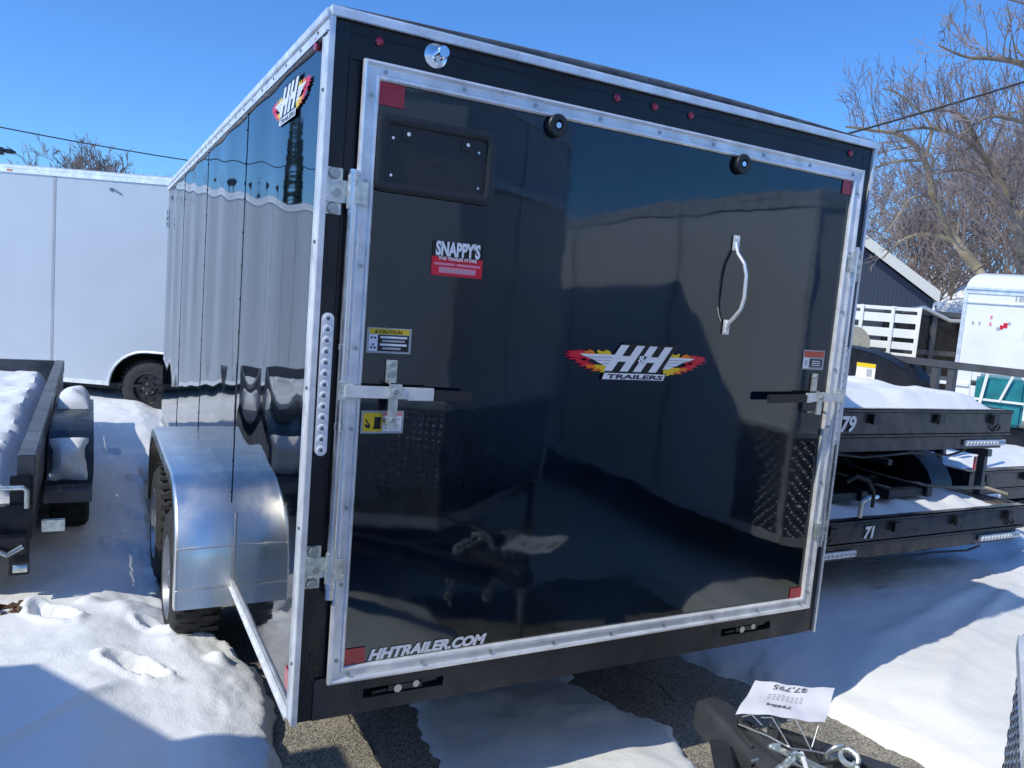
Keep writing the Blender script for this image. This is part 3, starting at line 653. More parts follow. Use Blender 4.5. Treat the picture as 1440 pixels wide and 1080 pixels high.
# ------------------------------------------------------------------ tandem fender and wheels
def fender(parent, y0, y1, zb, zt, xo, xi, r=.34, wf=.055, mat='alub', lip=True):
    """hoop of bright sheet from rear leg round the top to the front leg, with outer face"""
    P = [(y0, zb)]
    for k in range(11): a_ = math.radians(180 - 9 * k * .96); P.append((y0 + .02 + r + r * math.cos(a_), zt - r + r * math.sin(a_)))
    for k in range(11): a_ = math.radians(90 - 9 * k); P.append((y1 - .02 - r + r * math.cos(a_), zt - r + r * math.sin(a_)))
    P.append((y1, zb)); m = MB(); n = len(P)
    Q = []
    for i, (y, z) in enumerate(P):
        a = Vector((P[max(i - 1, 0)])); b = Vector((P[min(i + 1, n - 1)])); d = (b - a).normalized(); nn = V(d.y, -d.x, 0); Q.append((y + nn.x * wf, z + nn.y * wf))
    Q[0] = (P[0][0] + wf, zb); Q[-1] = (P[-1][0] - wf, zb)
    s = 1 if xi > xo else -1; t = .004
    for i in range(n - 1):
        a, b, c, d = P[i], P[i + 1], Q[i + 1], Q[i]
        # round-over edge between the top and the outer face
        rr = .014
        def ins(p, q, k): v = Vector(q) - Vector(p); return Vector(p) + v * k
        A2, B2 = ins(a, d, rr / wf), ins(b, c, rr / wf)
        m.add([(xi, a[0], a[1]), (xi, b[0], b[1]), (xo + s * rr, b[0], b[1]), (xo + s * rr, a[0], a[1])], [(0, 1, 2, 3)])
        Am, Bm = ins(a, d, rr * .3 / wf), ins(b, c, rr * .3 / wf)
        m.add([(xo + s * rr, a[0], a[1]), (xo + s * rr, b[0], b[1]), (xo + s * rr * .3, Bm.x, Bm.y), (xo + s * rr * .3, Am.x, Am.y)], [(0, 1, 2, 3)])
        m.add([(xo + s * rr * .3, Am.x, Am.y), (xo + s * rr * .3, Bm.x, Bm.y), (xo, B2.x, B2.y), (xo, A2.x, A2.y)], [(0, 1, 2, 3)])
        m.add([(xo, A2.x, A2.y), (xo, B2.x, B2.y), (xo, c[0], c[1]), (xo, d[0], d[1])], [(0, 1, 2, 3)])
        m.add([(xi, a[0] + 0, a[1] - t), (xi, b[0], b[1] - t), (xo + s * t, c[0], c[1]), (xo + s * t, d[0], d[1])], [(0, 3, 2, 1)])
    me_ = m.build('fender', mat, parent); 
    return me_
fd = fender(T, 1.095, 2.86, .35, .835, -.228, -.004)
bmx = bmesh.new(); bmx.from_mesh(fd.data); bmesh.ops.remove_doubles(bmx, verts=bmx.verts, dist=.0006); bmesh.ops.recalc_face_normals(bmx, faces=bmx.faces)
for e in bmx.edges: e.smooth = (len(e.link_faces) != 2) or e.calc_face_angle(0) < .9
bmx.to_mesh(fd.data); bmx.free()
m = MB(); m.box((-.010, 1.088, .36), (-.002, 1.0945, .74)); m.bar((-.225, 1.0925, .60), (-.01, 1.0925, .604), .003, .005); m.bar((-.225, 1.0925, .43), (-.01, 1.0925, .433), .003, .004)
m.build('fender_flange', 'alub', fd)
wheel(T, (-.118, 1.56, .325), .325, .2, -1, 'rimg'); wheel(T, (-.118, 2.4, .325), .325, .2, -1, 'rimg')
wheel(T, (W + .118, 1.56, .325), .325, .2, 1, 'rimg'); wheel(T, (W + .118, 2.4, .325), .325, .2, 1, 'rimg')
fr2 = fender(T, 1.095, 2.86, .35, .835, W + .228, W + .004)
m = MB()
for y in (1.56, 2.4): m.cyl((-.05, y, .325), (W + .05, y, .325), .04, 14); m.bar((.14, y - .3, .38), (.14, y + .3, .38), .05, .05)
m.each('axle', 'black', T)
# side door hinge near the nose
m = MB().box((-.012, 4.86, 2.04), (-.0055, 4.97, 2.19)); m.cyl((-.02, 4.97, 2.04), (-.02, 4.97, 2.19), .01, 10); [m.cyl((-.018, 4.91, z), (-.012, 4.91, z), .01, 8, 1) for z in (2.07, 2.115, 2.16)]; m.build('side_hinge', ['galv', 'darkscrew'], T)
# ------------------------------------------------------------------ other enclosed trailers (modelled in their own frame: +y is forward, rear wall at y = 0)
def enclosed(name, label, loc, rz, Wd, L, z0, z1, vd, wheels, skin='white', trim='trimw', plate=0., seams=1.22, group=None, round_roof=0., tongue=0., nose=None, rearlamps=True, arch=True, plate_side=0., bars=False):
    t = thing(name, label, 'cargo trailer', loc, rz, group); h = Wd / 2
    nose = nose or [(h, L), (0, L + vd), (-h, L)]
    # side walls with wheel arches
    ar = .44; out = []
    for s in (-1, 1):
        P = [(0, z1)] + [(0, z0)]
        if arch:
            ya, yb = wheels[0] - ar, wheels[-1] + ar; zc = z0 + .0
            P.append((ya, z0))
            for k in range(1, 10): a = PI - PI / 2 * k / 9; P.append((wheels[0] + ar * math.cos(a), z0 + (ar - .02) * math.sin(a)))
            for k in range(0, 9): a = PI / 2 - PI / 2 * k / 9; P.append((wheels[-1] + ar * math.cos(a), z0 + (ar - .02) * math.sin(a)))
            P.append((yb, z0))
        P += [(L, z0), (L, z1)]
        m = MB().prism([(s * h, y, z) for y, z in P], (-s * .03, 0, 0)); m.build('side_wall', skin, t)
        if arch:
            m = MB(); A = [(s * (h + .012), y, z) for y, z in P[2:-2]]; m.tube(A, .014, 8); m.build('wheel_arch_trim', trim, t)
            m = MB().box((s * (h - .34), ya, z0 + .001), (s * (h - .31), yb, z0 + ar)); m.box((s * (h - .31), ya, z0 + ar), (s * (h - .031), yb, z0 + ar + .02)); m.box((s * (h - .31), ya - .012, z0), (s * (h - .031), ya, z0 + ar)); m.box((s * (h - .31), yb, z0), (s * (h - .031), yb + .012, z0 + ar)); m.build('wheel_well', 'well', t)
    m = MB().box((-h + .031, .02, z0 + .02), (h - .031, .05, z1 - .02)); m.box((-h + .035, .05, z0 - .0), (h - .035, L, z0 + .0) if False else (h - .35, L - .02, z0 + .03)); m.build('floor', 'well', t)
    # nose panels
    Nn = []
    for a, b in zip(nose, nose[1:]):
        A, B = V(*a, 0), V(*b, 0); d = (B - A).normalized(); n = V(d.y, -d.x, 0)
        if n.dot(A + B - V(0, 2 * L - 2, 0)) < 0: n = -n
        m = MB().prism([A + V(0, 0, z0 + 0), B + V(0, 0, z0), B + V(0, 0, z1), A + V(0, 0, z1)], -n * .03); m.build('nose_panel', skin, t)
        if plate:
            m = MB().prism([A + n * .004 + V(0, 0, z0 + .0), B + n * .004 + V(0, 0, z0), B + n * .004 + V(0, 0, z0 + plate), A + n * .004 + V(0, 0, z0 + plate)], -n * .0035)
            m.build('stone_guard', 'platebase' if bars else 'plate', t, uvbox=True)
            if bars:
                m = MB(); Lp = (B - A).length; ni = int(Lp / .034); nj = int(plate / .017)
                for i in range(ni):
                    for j in range(nj):
                        c = A + d * (.018 + i * .034 + (.017 if j % 2 else 0)) + n * .0045 + V(0, 0, z0 + .02 + j * .017)
                        if c.z > z0 + plate - .03 or i == ni - 1: continue
                        e = (d + V(0, 0, 1 if j % 2 else -1)).normalized(); w_ = n.cross(e) * .0028; e = e * .0125
                        m.add([c - e, c - w_, c + e, c + w_, c + n * .0022 - e * .55, c + n * .0022 + e * .55], [(0, 1, 4), (1, 5, 4), (1, 2, 5), (2, 3, 5), (3, 4, 5), (3, 0, 4)])
                m.build('tread_pattern', 'platebase', t, recalc=False, flat=True)
            m = MB().bar(A + n * .007 + V(0, 0, z0 + plate), B + n * .007 + V(0, 0, z0 + plate), .012, .03); m.build('guard_trim', trim, t)
        m = MB().bar(A + n * .008 + V(0, 0, z1 - .03), B + n * .008 + V(0, 0, z1 - .03), .016, .07); m.bar(A + n * .008 + V(0, 0, z0 + .02), B + n * .008 + V(0, 0, z0 + .02), .016, .05); m.build('nose_trim', trim, t)
        m = MB(); 
        if (B - A).length > .8:
            c = (A + B) / 2 + n * .002; m.bar(c + V(0, 0, z0 + plate + .02), c + V(0, 0, z1 - .07), .014, .005); m.build('nose_seam', trim, t)
    if plate_side:
        for s in (-1, 1):
            m = MB().box((s * (h + .001), L - plate_side, z0 + .05), (s * (h + .005), L, z0 + plate)); m.build('stone_guard', 'plate', t, uvbox=True)
            m = MB().box((s * (h + .004), L - plate_side, z0 + plate), (s * (h + .016), L, z0 + plate + .03)); m.build('guard_trim', trim, t)
    # roof
    plan = [(-h, 0)] + [(h, 0)] + list(nose)
    cz = .05 + round_roof; m = MB(); rings = []
    if round_roof:
        for k in range(7): a = PI / 2 * k / 6; ins = round_roof * (1 - math.cos(a)); rings.append((ins, z1 + round_roof * math.sin(a)))
    else: rings = [(-.012, z1 - .01), (-.012, z1 + .02), (.02, z1 + .035), (.2, z1 + .05)]
    RV = []
    for ins, z in rings: RV += [(x * (1 - ins / h), ins + (y) * (1 - 2 * ins / (L + vd + .01)), z) for x, y in plan]
    n = len(plan); fs = [(q * n + k, q * n + (k + 1) % n, (q + 1) * n + (k + 1) % n, (q + 1) * n + k) for q in range(len(rings) - 1) for k in range(n)]; fs.append(tuple(range((len(rings) - 1) * n, len(rings) * n)))
    m.add(RV, fs); m.build('roof', 'white' if round_roof else trim, t)
    # trims
    m = MB()
    for s in (-1, 1):
        m.box((s * h, -.01, z1 - .06), (s * (h + .012), L, z1 - .012)); m.box((s * (h + .001), 0, z0 + .001), (s * (h + .01), (wheels[0] - ar) if arch else L, z0 + .05))
        if arch: m.box((s * (h + .001), wheels[-1] + ar, z0 + .001), (s * (h + .01), L, z0 + .05))
        m.box((s * (h - .02), -.012, z0), (s * (h + .013), .05, z1 - .07)); m.box((s * (h + .0005), L - .03, z0 + .052), (s * (h + .011), L + .01, z1 - .062))
    m.build('edge_trim', trim, t)
    if seams:
        m = MB(); y = seams
        while y < L - .3:
            for s in (-1, 1): m.box((s * (h - .001), y - .016, z0 + (ar + .01 if arch and wheels[0] - ar < y < wheels[-1] + ar else .051)), (s * (h + .003), y + .016, z1 - .061))
            y += seams
        m.each('panel_seam', 'seamgrey', t)
    # rear door
    d = MB().box((-h + .09, -.012, z0 + .08), (h - .09, .02, z1 - .1)); dd = d.build('rear_door', skin, t)
    m = MB()
    for a, b in (((-h + .07, z0 + .06), (h - .07, z0 + .06)), ((-h + .07, z1 - .09), (h - .07, z1 - .09)), ((-h + .07, z0 + .08), (-h + .07, z1 - .11)), ((h - .07, z0 + .08), (h - .07, z1 - .11)), ((-.01, z0 + .09), (-.01, z1 - .12))): m.bar((a[0], -.02, a[1]), (b[0], -.02, b[1]), .016, .045)
    m.build('door_trim', trim, dd)
    if rearlamps:
        for s in (-1, 1): m = MB().cyl((s * (h - .05), -.03, z0 + .2), (s * (h - .05), -.012, z0 + .2), .04, 20); m.build('tail_lamp', 'redlamp', t)
    for wy in wheels:
        for s in (-1, 1): wheel(t, (s * (h - .13), wy, .33), .33, .19, s, 'rimb')
    m = MB()
    for s in (-1, 1): m.box((s * (h - .42) - .03, .1, z0 - .1), (s * (h - .42) + .03, L, z0 - .002))
    for wy in wheels: m.cyl((-h + .15, wy, .33), (h - .15, wy, .33), .04, 12)
    if tongue:
        for s in (-1, 1): m.bar((s * .62, L - .1, z0 - .05), (s * .045, L + vd + tongue, z0 - .05), .055, .095)
    m.build('chassis', 'black', t)
    return t
MT['seamgrey'] = simple('seam_strip_grey', (.36, .38, .42), .45, var=.1)  # plain grey of the panel seam strips

wl = enclosed('enclosed_trailer', 'white enclosed trailer with shade in its skin colour, side-on behind the snowy trailer at left', (1.53 + .475 * 1.05, 6.86 + .88 * 1.05, 0), 1.075, 2.1, 5.9, .34, 2.70, .8, [.85, 1.7], seams=1.40, skin='shadewhite', group='white cargo trailers')

m = MB()
for y in (1.1, 3.3, 5.5): m.box((-1.066, y - .03, 2.655), (-1.0621, y + .03, 2.675))
m.each('marker_lamp', 'amber', wl)
m = MB().box((-1.062, 2.15, 2.53), (-1.051, 2.18, 2.56)); m.bar((-1.06, 2.15, 2.55), (-1.06, 2.05, 2.50), .01, .01); m.build('door_hook', 'darkscrew', wl)
m = MB()
y = 1.40
while y < 5.6:
    for k in range(16): m.cyl((-1.0545, y - .008, .42 + k * .14), (-1.053, y - .008, .42 + k * .14), .005, 6)
    y += 1.40
for k in range(26): m.cyl((-1.0635, .15 + k * .22, 2.615), (-1.062, .15 + k * .22, 2.615), .006, 6)
m.build('rivet_row', 'stg', wl)
# trailer whose tongue reaches into the lower right corner; nose edge at (1.19, -1.28)
AX = .047; fwd = V(-math.sin(-AX), math.cos(-AX), 0)
LA, VA = 4.4, .68
la = Vector((1.005, -1.375, 0)) - fwd * (LA + VA)
ta = enclosed('enclosed_trailer', 'v-nosed white trailer whose black hitch tongue reaches into the lower right corner', tuple(la), -AX, 2.12, LA, .53, 2.70, VA, [1.4, 2.2], plate=.60, bars=True, group='white cargo trailers')
ya = LA + VA
m = MB().bar((1.00, LA + .07, 2.27), (.04, LA + VA + .01, 2.27), .022, .05); m.build('drip_rail', 'trimw', ta)
# tongue
m = MB()
for s in (-1, 1):
    p, q = V(s * 1.02, ya - .70, .41), V(s * .10, ya + .83, .41); d = (q - p).normalized(); r = V(d.y, -d.x, 0) * s
    m.bar(p + V(0, 0, .046), q + V(0, 0, .046), .058, .008); m.bar(p - V(0, 0, .046), q - V(0, 0, .046), .058, .008); m.bar(p - r * .024 * 1, q - r * .024, .008, .084)
m.box((-.34, ya + .36, .39), (.34, ya + .41, .455))
MT['tongueb'] = simple('dusty_black_channel', (.045, .047, .052), .45, var=.35, vscale=6, bump=.25, bscale=40, rvar=.12)
m.build('tongue_rail', 'tongueb', ta, bevel=.003)
# coupler: stamped housing tapering to a rounded ball socket
def ring(y, w, zt, zb_, k=12):
    P = []
    for i in range(k + 1):
        a = PI * i / k; P.append((math.copysign(abs(math.cos(a)) ** .55, math.cos(a)) * w, y, zb_ + (zt - zb_) * math.sin(a) ** .45))
    return P
RGS = [(ya + .46, .10, .465, .375), (ya + .56, .095, .468, .375), (ya + .68, .082, .470, .38), (ya + .78, .066, .470, .385), (ya + .85, .055, .473, .39), (ya + .91, .055, .486, .39), (ya + .97, .058, .493, .39), (ya + 1.02, .05, .486, .395), (ya + 1.05, .034, .468, .405), (ya + 1.065, .01, .44, .42)]
vs = []; fs = []
for r in RGS: vs += ring(*r)
k = 13
for i in range(len(RGS) - 1):
    for j in range(k - 1): fs.append((i * k + j, i * k + j + 1, (i + 1) * k + j + 1, (i + 1) * k + j))
fs.append(tuple(range(k)))
cp = MB().add(vs, fs).build('coupler', 'tongueb', ta)
for p_ in cp.data.polygons: p_.use_smooth = True
m = MB(); m.bar((.0, ya + .56, .476), (.0, ya + .80, .480), .045, .012); m.cyl((-.085, ya + .70, .455), (.085, ya + .70, .455), .008, 10, 1); m.cyl((.085, ya + .80, .44), (.085, ya + .80, .488), .02, 14, 1); m.tube([(.07, ya + .80, .488), (.085, ya + .8, .51), (.10, ya + .8, .488)], .006, 8, 1)
m.build('latch', ['tongueb', 'bolt'], cp)
m = MB()
for y in (ya + .54, ya + .64): m.cyl((-.108, y, .425), (-.09, y, .425), .014, 6); m.cyl((.09, y, .425), (.108, y, .425), .014, 6); m.cyl((0, y, .468), (0, y, .480), .017, 6)
m.each('coupler_bolt', 'bolt', cp)
m = MB().tube([(-.045, ya + .74, .470), (-.03, ya + .84, .478), (0, ya + .88, .484), (.03, ya + .84, .478), (.045, ya + .74, .470)], .006, 8); m.tube([(0, ya + .70, .474), (0, ya + .86, .486)], .009, 8); m.build('casting_rib', 'tongueb', cp)
m = MB(); m.bar((.0, ya + .70, .484), (.0, ya + .50, .520), .026, .008); m.cyl((-.02, ya + .70, .486), (.02, ya + .70, .486), .009, 12); m.build('latch_lever', 'galv', cp, bevel=.002)
def chain(parent, pts, lk=.042, r=.0052, name='safety_chain'):
    P = [Vector(p) for p in pts]; seg = [(P[i], P[i + 1]) for i in range(len(P) - 1)]; tot = sum((b - a).length for a, b in seg); n = int(tot / (lk * .78)); m = MB()
    def at(s):
        for a, b in seg:
            l = (b - a).length
            if s <= l: return a.lerp(b, s / l), (b - a).normalized()
            s -= l
        return P[-1], (P[-1] - P[-2]).normalized()
    for i in range(n):
        c, d = at((i + .5) * tot / n); a = V(0, 0, 1) if abs(d.z) < .9 else V(1, 0, 0)
        u = d.cross(a).normalized(); w = d.cross(u)
        s_ = (u + w).normalized() if i % 2 else (u - w).normalized(); L_, B_ = lk / 2 - .002, lk * .26; Q = []
        for k_ in range(13): t = 2 * PI * k_ / 12; Q.append(c + d * (math.cos(t) * L_) + s_ * (math.sin(t) * B_ * (1.15 if abs(math.sin(t)) > .5 else 1)))
        m.tube(Q, r, 8, 0, caps=False)
    return m.build(name, 'galv', parent)
chain(ta, [(.14, ya + .62, .47), (.155, ya + .60, .50), (.165, ya + .55, .49), (.175, ya + .50, .42), (.18, ya + .46, .33), (.17, ya + .42, .22), (.12, ya + .40, .12)], .062, .0085)
chain(ta, [(.00, ya + .57, .50), (-.04, ya + .585, .52), (-.09, ya + .57, .50), (-.125, ya + .52, .45), (-.14, ya + .49, .36), (-.14, ya + .46, .22), (-.10, ya + .44, .13)], .058, .008)
# wiring harness loop and jack
m = MB().tube([(-.05, ya + .60, .50), (-.02, ya + .50, .505), (.01, ya + .38, .50), (.03, ya + .2, .48), (.02, ya + .0, .47)], .006, 8); m.tube([(.03, ya + .62, .49), (.05, ya + .5, .50), (.06, ya + .36, .49), (.03, ya + .2, .475)], .0045, 8, 1); m.build('wiring', ['wire', 'wirew'], ta)
m = MB().box((.285, ya + .37, .40), (.30, ya + .45, .478)); m.box((.20, ya + .37, .465), (.30, ya + .45, .478)); m.cyl((.30, ya + .41, .44), (.33, ya + .41, .44), .03, 18); m.cyl((.345, ya + .41, .14), (.345, ya + .41, .45), .025, 18); m.cyl((.345, ya + .41, -.17), (.345, ya + .41, .16), .02, 16); m.box((.30, ya + .36, -.175), (.39, ya + .46, -.16)); m.build('jack', 'galv', ta, bevel=.002)
m = MB().tube([(-.03, ya + .47, .505), (-.035, ya + .53, .515), (.01, ya + .60, .515)], .007, 8); m.tube([(.02, ya + .40, .475), (.045, ya + .47, .50)], .014, 10); m.build('plug', 'stw', ta)
def fit_tongue(o):
    for v in o.data.vertices: v.co = (v.co.x * .9, ya + (v.co.y - ya) * .80, .61 + (v.co.z - .493) * .9)
for o in list(ta.children):
    if o.name.split('.')[0] in ('tongue_rail', 'coupler', 'safety_chain', 'wiring', 'jack', 'plug'):
        fit_tongue(o)
        for c_ in o.children: fit_tongue(c_)
# paper tag wired on the tongue (world frame)
TG = thing('price_tag', 'creased white paper price tag with printed grey figures, wired to the black hitch tongue', 'price tag', (1.34, -.58, .5), world=True)
c0, c1, c2, c3 = V(1.342, -.448, .545), V(1.532, -.594, .565), V(1.347, -.715, .555), V(1.144, -.569, .54)
def tagpt(u, v, up=0.):
    p = c3.lerp(c0, v).lerp(c2.lerp(c1, v), u)   # u along the long side, v across
    return p + V(0, 0, .005 * math.sin(u * 5.5 + v * 1.3) + .004 * math.sin(v * 7 + u * 2) + .0015 * math.sin(u * 21 + v * 9) + up)
m = MB(); m.grid(lambda u, v: tagpt(u, v), 24, 12); m.grid(lambda u, v: tagpt(u, v, -.0008), 24, 12); m.build('paper', 'paper', TG)
def tagtext(mb, body, size, u0, v0, wid, mi):
    vs, fs = text_geo(body, size, 0, .001, 1.0)
    x0 = min(v[0] for v in vs); x1 = max(v[0] for v in vs)
    L_ = (c2 - c3).length; B_ = (c0 - c3).length; o_ = []
    for q in vs: o_.append(tagpt(u0 - (q[0] - x0) / (x1 - x0) * wid, v0 - q[1] / B_, .0012))
    mb.add(o_, fs, mi)
m = MB(); tagtext(m, '$7,795', .04, .68, .92, .42, 0); tagtext(m, '7M84', .032, .58, .36, .30, 0)
m.build('printed_figures', 'ink', TG, recalc=False, flat=True)
m = MB()
for k in range(4):
    for j in range(8):
        u = .24 + j * .055 + .01 * (k % 2); v = .66 - k * .045; a = [tagpt(u, v, .001), tagpt(u + .035, v, .001), tagpt(u + .035, v + .02, .001), tagpt(u, v + .02, .001)]; m.add(a, [(0, 1, 2, 3)])
m.build('small_print', 'stg', TG, recalc=False, flat=True)
wr = MB()
for a, b, c in [((1.205, -.61, .54), (1.215, -.64, .555), (1.235, -.70, .49)), ((1.262, -.655, .545), (1.272, -.675, .556), (1.285, -.73, .49)), ((1.325, -.70, .545), (1.32, -.715, .55), (1.285, -.73, .50)), ((1.16, -.58, .535), (1.175, -.60, .55), (1.19, -.63, .53))]: wr.tube([a, b, c], .0022, 8)
wr.tube([(1.17, -.56, .50), (1.20, -.65, .505), (1.235, -.70, .49), (1.29, -.735, .49), (1.34, -.77, .485)], .0026, 8)
wr.build('binder_wire', 'wirew', TG)

eye = V(-.54, -2.144, 1.687)
for o in TG.children:
    for v in o.data.vertices: w_ = v.co + V(1.34, -.58, .5); v.co = eye + (w_ - eye) * .912 - V(1.34, -.58, .5)
tb = enclosed('enclosed_trailer', 'white trailer right of the v-nosed one, seen only mirrored in the black door', (3.92, -6.9, 0), 0, 2.1, 6.0, .46, 2.38, .7, [1.9, 2.8], plate=.62, plate_side=.40, group='white cargo trailers')
tdn = enclosed('enclosed_trailer', 'unseen black trailer added left of the camera to throw a shadow on the footprinted snow', (-3.15, -6.02, 0), 0, 2.1, 6.2, .42, 2.34, .75, [2.2, 3.1], skin='sidegloss', nose=[(1.05, 6.2), (.62, 6.22), (.27, 6.80), (-.1, 6.9), (-1.05, 6.2)])  # added out of view; nose outline shaped for its shadow edge on the snow
twr = enclosed('enclosed_trailer', 'white trailer with rounded roof edge and small stickers behind the stacked flatbeds', (11.37, 1.35, 0), .546, 2.0, 3.4, .5, 2.28, .0, [1.2], nose=[(1.0, 3.4), (-1.0, 3.4)], round_roof=.2, arch=False, seams=0, group='white cargo trailers', rearlamps=False, skin='offwhite')
def onside(mb, y, z, w, h_, mi): mb.box((-1.0055, 3.4 - y - w, z - h_ / 2), (-1.0035, 3.4 - y, z + h_ / 2), mi)
m = MB(); onside(m, .40, 1.84, .035, .05, 0); onside(m, .435, 1.865, .04, .06, 0); onside(m, .475, 1.89, .03, .03, 1); onside(m, .37, 1.82, .03, .035, 1)
onside(m, .64, 1.80, .085, .15, 2); onside(m, .655, 1.82, .05, .03, 3); onside(m, .65, 1.78, .06, .03, 3)
for y, z in ((.11, 1.87), (.18, 1.87)): onside(m, y, z, .018, .04, 3)
for z in (1.87, 1.95): onside(m, .29, z, .022, .04, 4)
m.each('sticker', ['str', 'stg', 'stw', 'stg', 'stp'], twr)
m = MB(); put_text(m, '1872', .10, (-1.006, 2.90, 2.155), (0, -1, 0), (0, 0, 1), 0, bold=.002); m.build('lettering', ['stg'], twr, recalc=False, flat=True)
m = MB(); m.box((-1.018, 0, 2.105), (-1.001, 3.4, 2.12)); m.box((-1.03, 0, 2.27), (-1.012, 3.4, 2.295)); m.build('rub_rail', 'trimw', twr)
# ------------------------------------------------------------------ flatbeds
def teardrop(parent, s, x0, x1, yc, zb, zt, hl, mat='black'):
    """closed black fender with long sloped ends; x0 outer, x1 inner"""
    P = []
    for k in range(17):
        a = PI * k / 16; P.append((yc + hl * math.copysign(abs(math.cos(a)) ** .8, math.cos(a)), zb + (zt - zb) * math.sin(a) ** .75))
    m = MB(); m.prism([(x0, y, z) for y, z in P], (x1 - x0, 0, 0)); return m.build('fender', mat, parent, bevel=.006)
def ledbar(parent, x0, x1, y, z):
    m = MB(); m.box((x0, y - .02, z - .018), (x1, y, z + .018)); n = int((x1 - x0) / .034)
    for k in range(n): m.cyl((x0 + .02 + k * (x1 - x0 - .04) / max(1, n - 1), y - .026, z), (x0 + .02 + k * (x1 - x0 - .04) / max(1, n - 1), y - .019, z), .012, 10, 1)
    m.build('light_bar', ['clear', 'stg'], parent, bevel=.003)
def hauler(name, label, loc, Wd, L, zb, zt, zdeck, rail, number, numx, wheels_z, fz, group, wheels_y=(1.2, 2.05), numsize=.1, ry=.25):
    t = thing(name, label, 'flatbed trailer', loc, 0, group); h = Wd / 2
    m = MB(); m.box((-h, 0, zb), (h, .06, zt)); m.box((-h, -.008, zt - .022), (h, 0, zt)); m.box((-h, -.008, zb), (h, 0, zb + .02)); m.box((-h + .04, .02, zb - .085), (h - .04, .09, zb - .004)); m.build('rear_beam', 'dglossy', t, bevel=.004)
    m = MB()
    for s in (-1, 1): m.box((s * (h - .05), .062, zb), (s * h, L, zt)); m.box((s * (h - .5), .1, zb - .1), (s * (h - .42), L, zb - .002))
    m.box((-h, L, zb), (h, L + .06, zt)); k = .6
    while k < L: m.box((-h + .051, k, zb), (h - .051, k + .05, zdeck - .05)); k += .6
    for s in (-1, 1): m.bar((s * .7, L, zb + .05), (s * .05, L + 1.2, zb + .05), .06, .12)
    m.build('frame', 'black', t, bevel=.003)
    m = MB(); n = 9
    for k in range(n): x = -h + .06 + k * (Wd - .12) / n; m.box((x + .004, .062, zdeck - .045), (x + (Wd - .12) / n - .004, L - .01, zdeck - .003))
    m.each('deck_board', 'wood', t)
    for s in (-1, 1):
        ledbar(t, s * (h - .03) - (0 if s < 0 else .42), s * (h - .03) + (0 if s > 0 else .42), .018, zb - .045)
        fo = teardrop(t, s, s * (h + .0), s * (h - .24), (wheels_y[0] + wheels_y[1]) / 2 - .15, zdeck - .08, fz, .98)
        if s > 0: pass
        for wy in wheels_y: wheel(t, (s * (h - .125), wy, wheels_z), .33, .2, s, 'rimb')
    for s in (-1, 1):
        rx = s * (h - .05); m = MB(); m.bar((rx, ry, rail), (rx, L - .05, rail), .05, .05); m.bar((rx, ry, zdeck + .1), (rx, L - .05, zdeck + .1), .04, .04) if rail > zdeck + .3 else None
        m.build('top_rail', 'greyp', t, bevel=.003)
        for y in ((.27, .95) if ry > 0 else (.38, .5)) + (3.6, 4.4, L - .08): m = MB().box((rx - .02, y, zdeck), (rx + .02, y + .05, rail - .026)); m.build('rail_post', 'greyp', t, bevel=.003)
    m = MB()
    for x in (-.8, -.28, .28, .8):
        m.box((x * h - .03, -.03, zt - .085), (x * h + .03, -.009, zt - .03))
    m.each('stake_pocket', 'black', t, bevel=.002)
    m = MB()
    for s in (-1, 1):
        Q = [V(s * (h - .18) + math.cos(a) * .024, -.018 - .01 * math.sin(a), zb + .055 + math.sin(a) * .024) for a in [k * PI / 8 for k in range(17)]]; m.tube(Q, .006, 6)
    m.each('tie_ring', 'plastic', t)
    m = MB().tube([(-h + .5, .0, zb - .09), (-.3, .03, zb - .12), (.1, .0, zb - .095), (.5, .03, zb - .125), (h - .45, .0, zb - .09)], .007, 6); m.build('wiring', 'wire', t)
    if number:
        m = MB(); put_text(m, number, numsize, (numx, -.0092, (zb + zt) / 2 - numsize * .36), (1, 0, 0), (0, 0, 1), 0, bold=.004, shear=.15); m.build('number_decal', 'stw', t, recalc=False, flat=True)
    return t
MT['dglossy'] = simple('scuffed_gloss_black_beam', (.016, .017, .02), .3, var=.5, vscale=6, bump=.2, bscale=10, rvar=.12)
def snow_slab(x0, x1, y0, y1, z, h, nx=60, ny=90, seed=0., drop=None, name='snow_blanket', ridge=0.):
    def f(u, v):
        x = x0 + u * (x1 - x0); y = y0 + v * (y1 - y0)
        e = min(min(x - x0, x1 - x), min(y - y0, y1 - y)); e = float(sstep(-.001, .13, np.float64(e)))
        hh = h * (1 + .5 * float(vnoise(x, y, 1.5, seed, 3)) + .35 * float(vnoise(x, y, 5., seed, 7)) + .3 * max(0, float(vnoise(x, y, 13., seed, 7))) + ridge * math.sin((x - x0 + .1 * float(vnoise(x, y, 2., 5, 5))) * 2 * PI / .27) * (1 + 2 * float(vnoise(x, y, 3., 9, 5)))) * e
        return (x, y, z + hh + (drop(x, y) if drop else 0))
    m = MB(); m.grid(f, nx, ny); nv = ny + 1; n0 = len(m.v)
    lo = [(p[0], p[1], z - .001 + (drop(p[0], p[1]) if drop else 0)) for p in m.v]; m.add(lo, [tuple(reversed(f_)) for f_ in list(m.f)])
    return m.build(name, 'snow', None, recalc=False)
low = hauler('flatbed_trailer', 'lower black flatbed with white number 71 on its rear beam, carrying another flatbed', (3.82, .66, 0), 2.06, 5.2, .49, .64, .64, .93, '71', -.55, .33, .95, 'stacked black flatbed trailers', numsize=.09)
top = hauler('flatbed_trailer', 'upper black flatbed of the stacked pair, with sunlit snow on its deck', (3.66, .76, 0), 2.12, 5.0, 1.08, 1.245, 1.245, 1.49, '79', -.57, .99, 1.56, 'stacked black flatbed trailers', numsize=.12, ry=-.36)
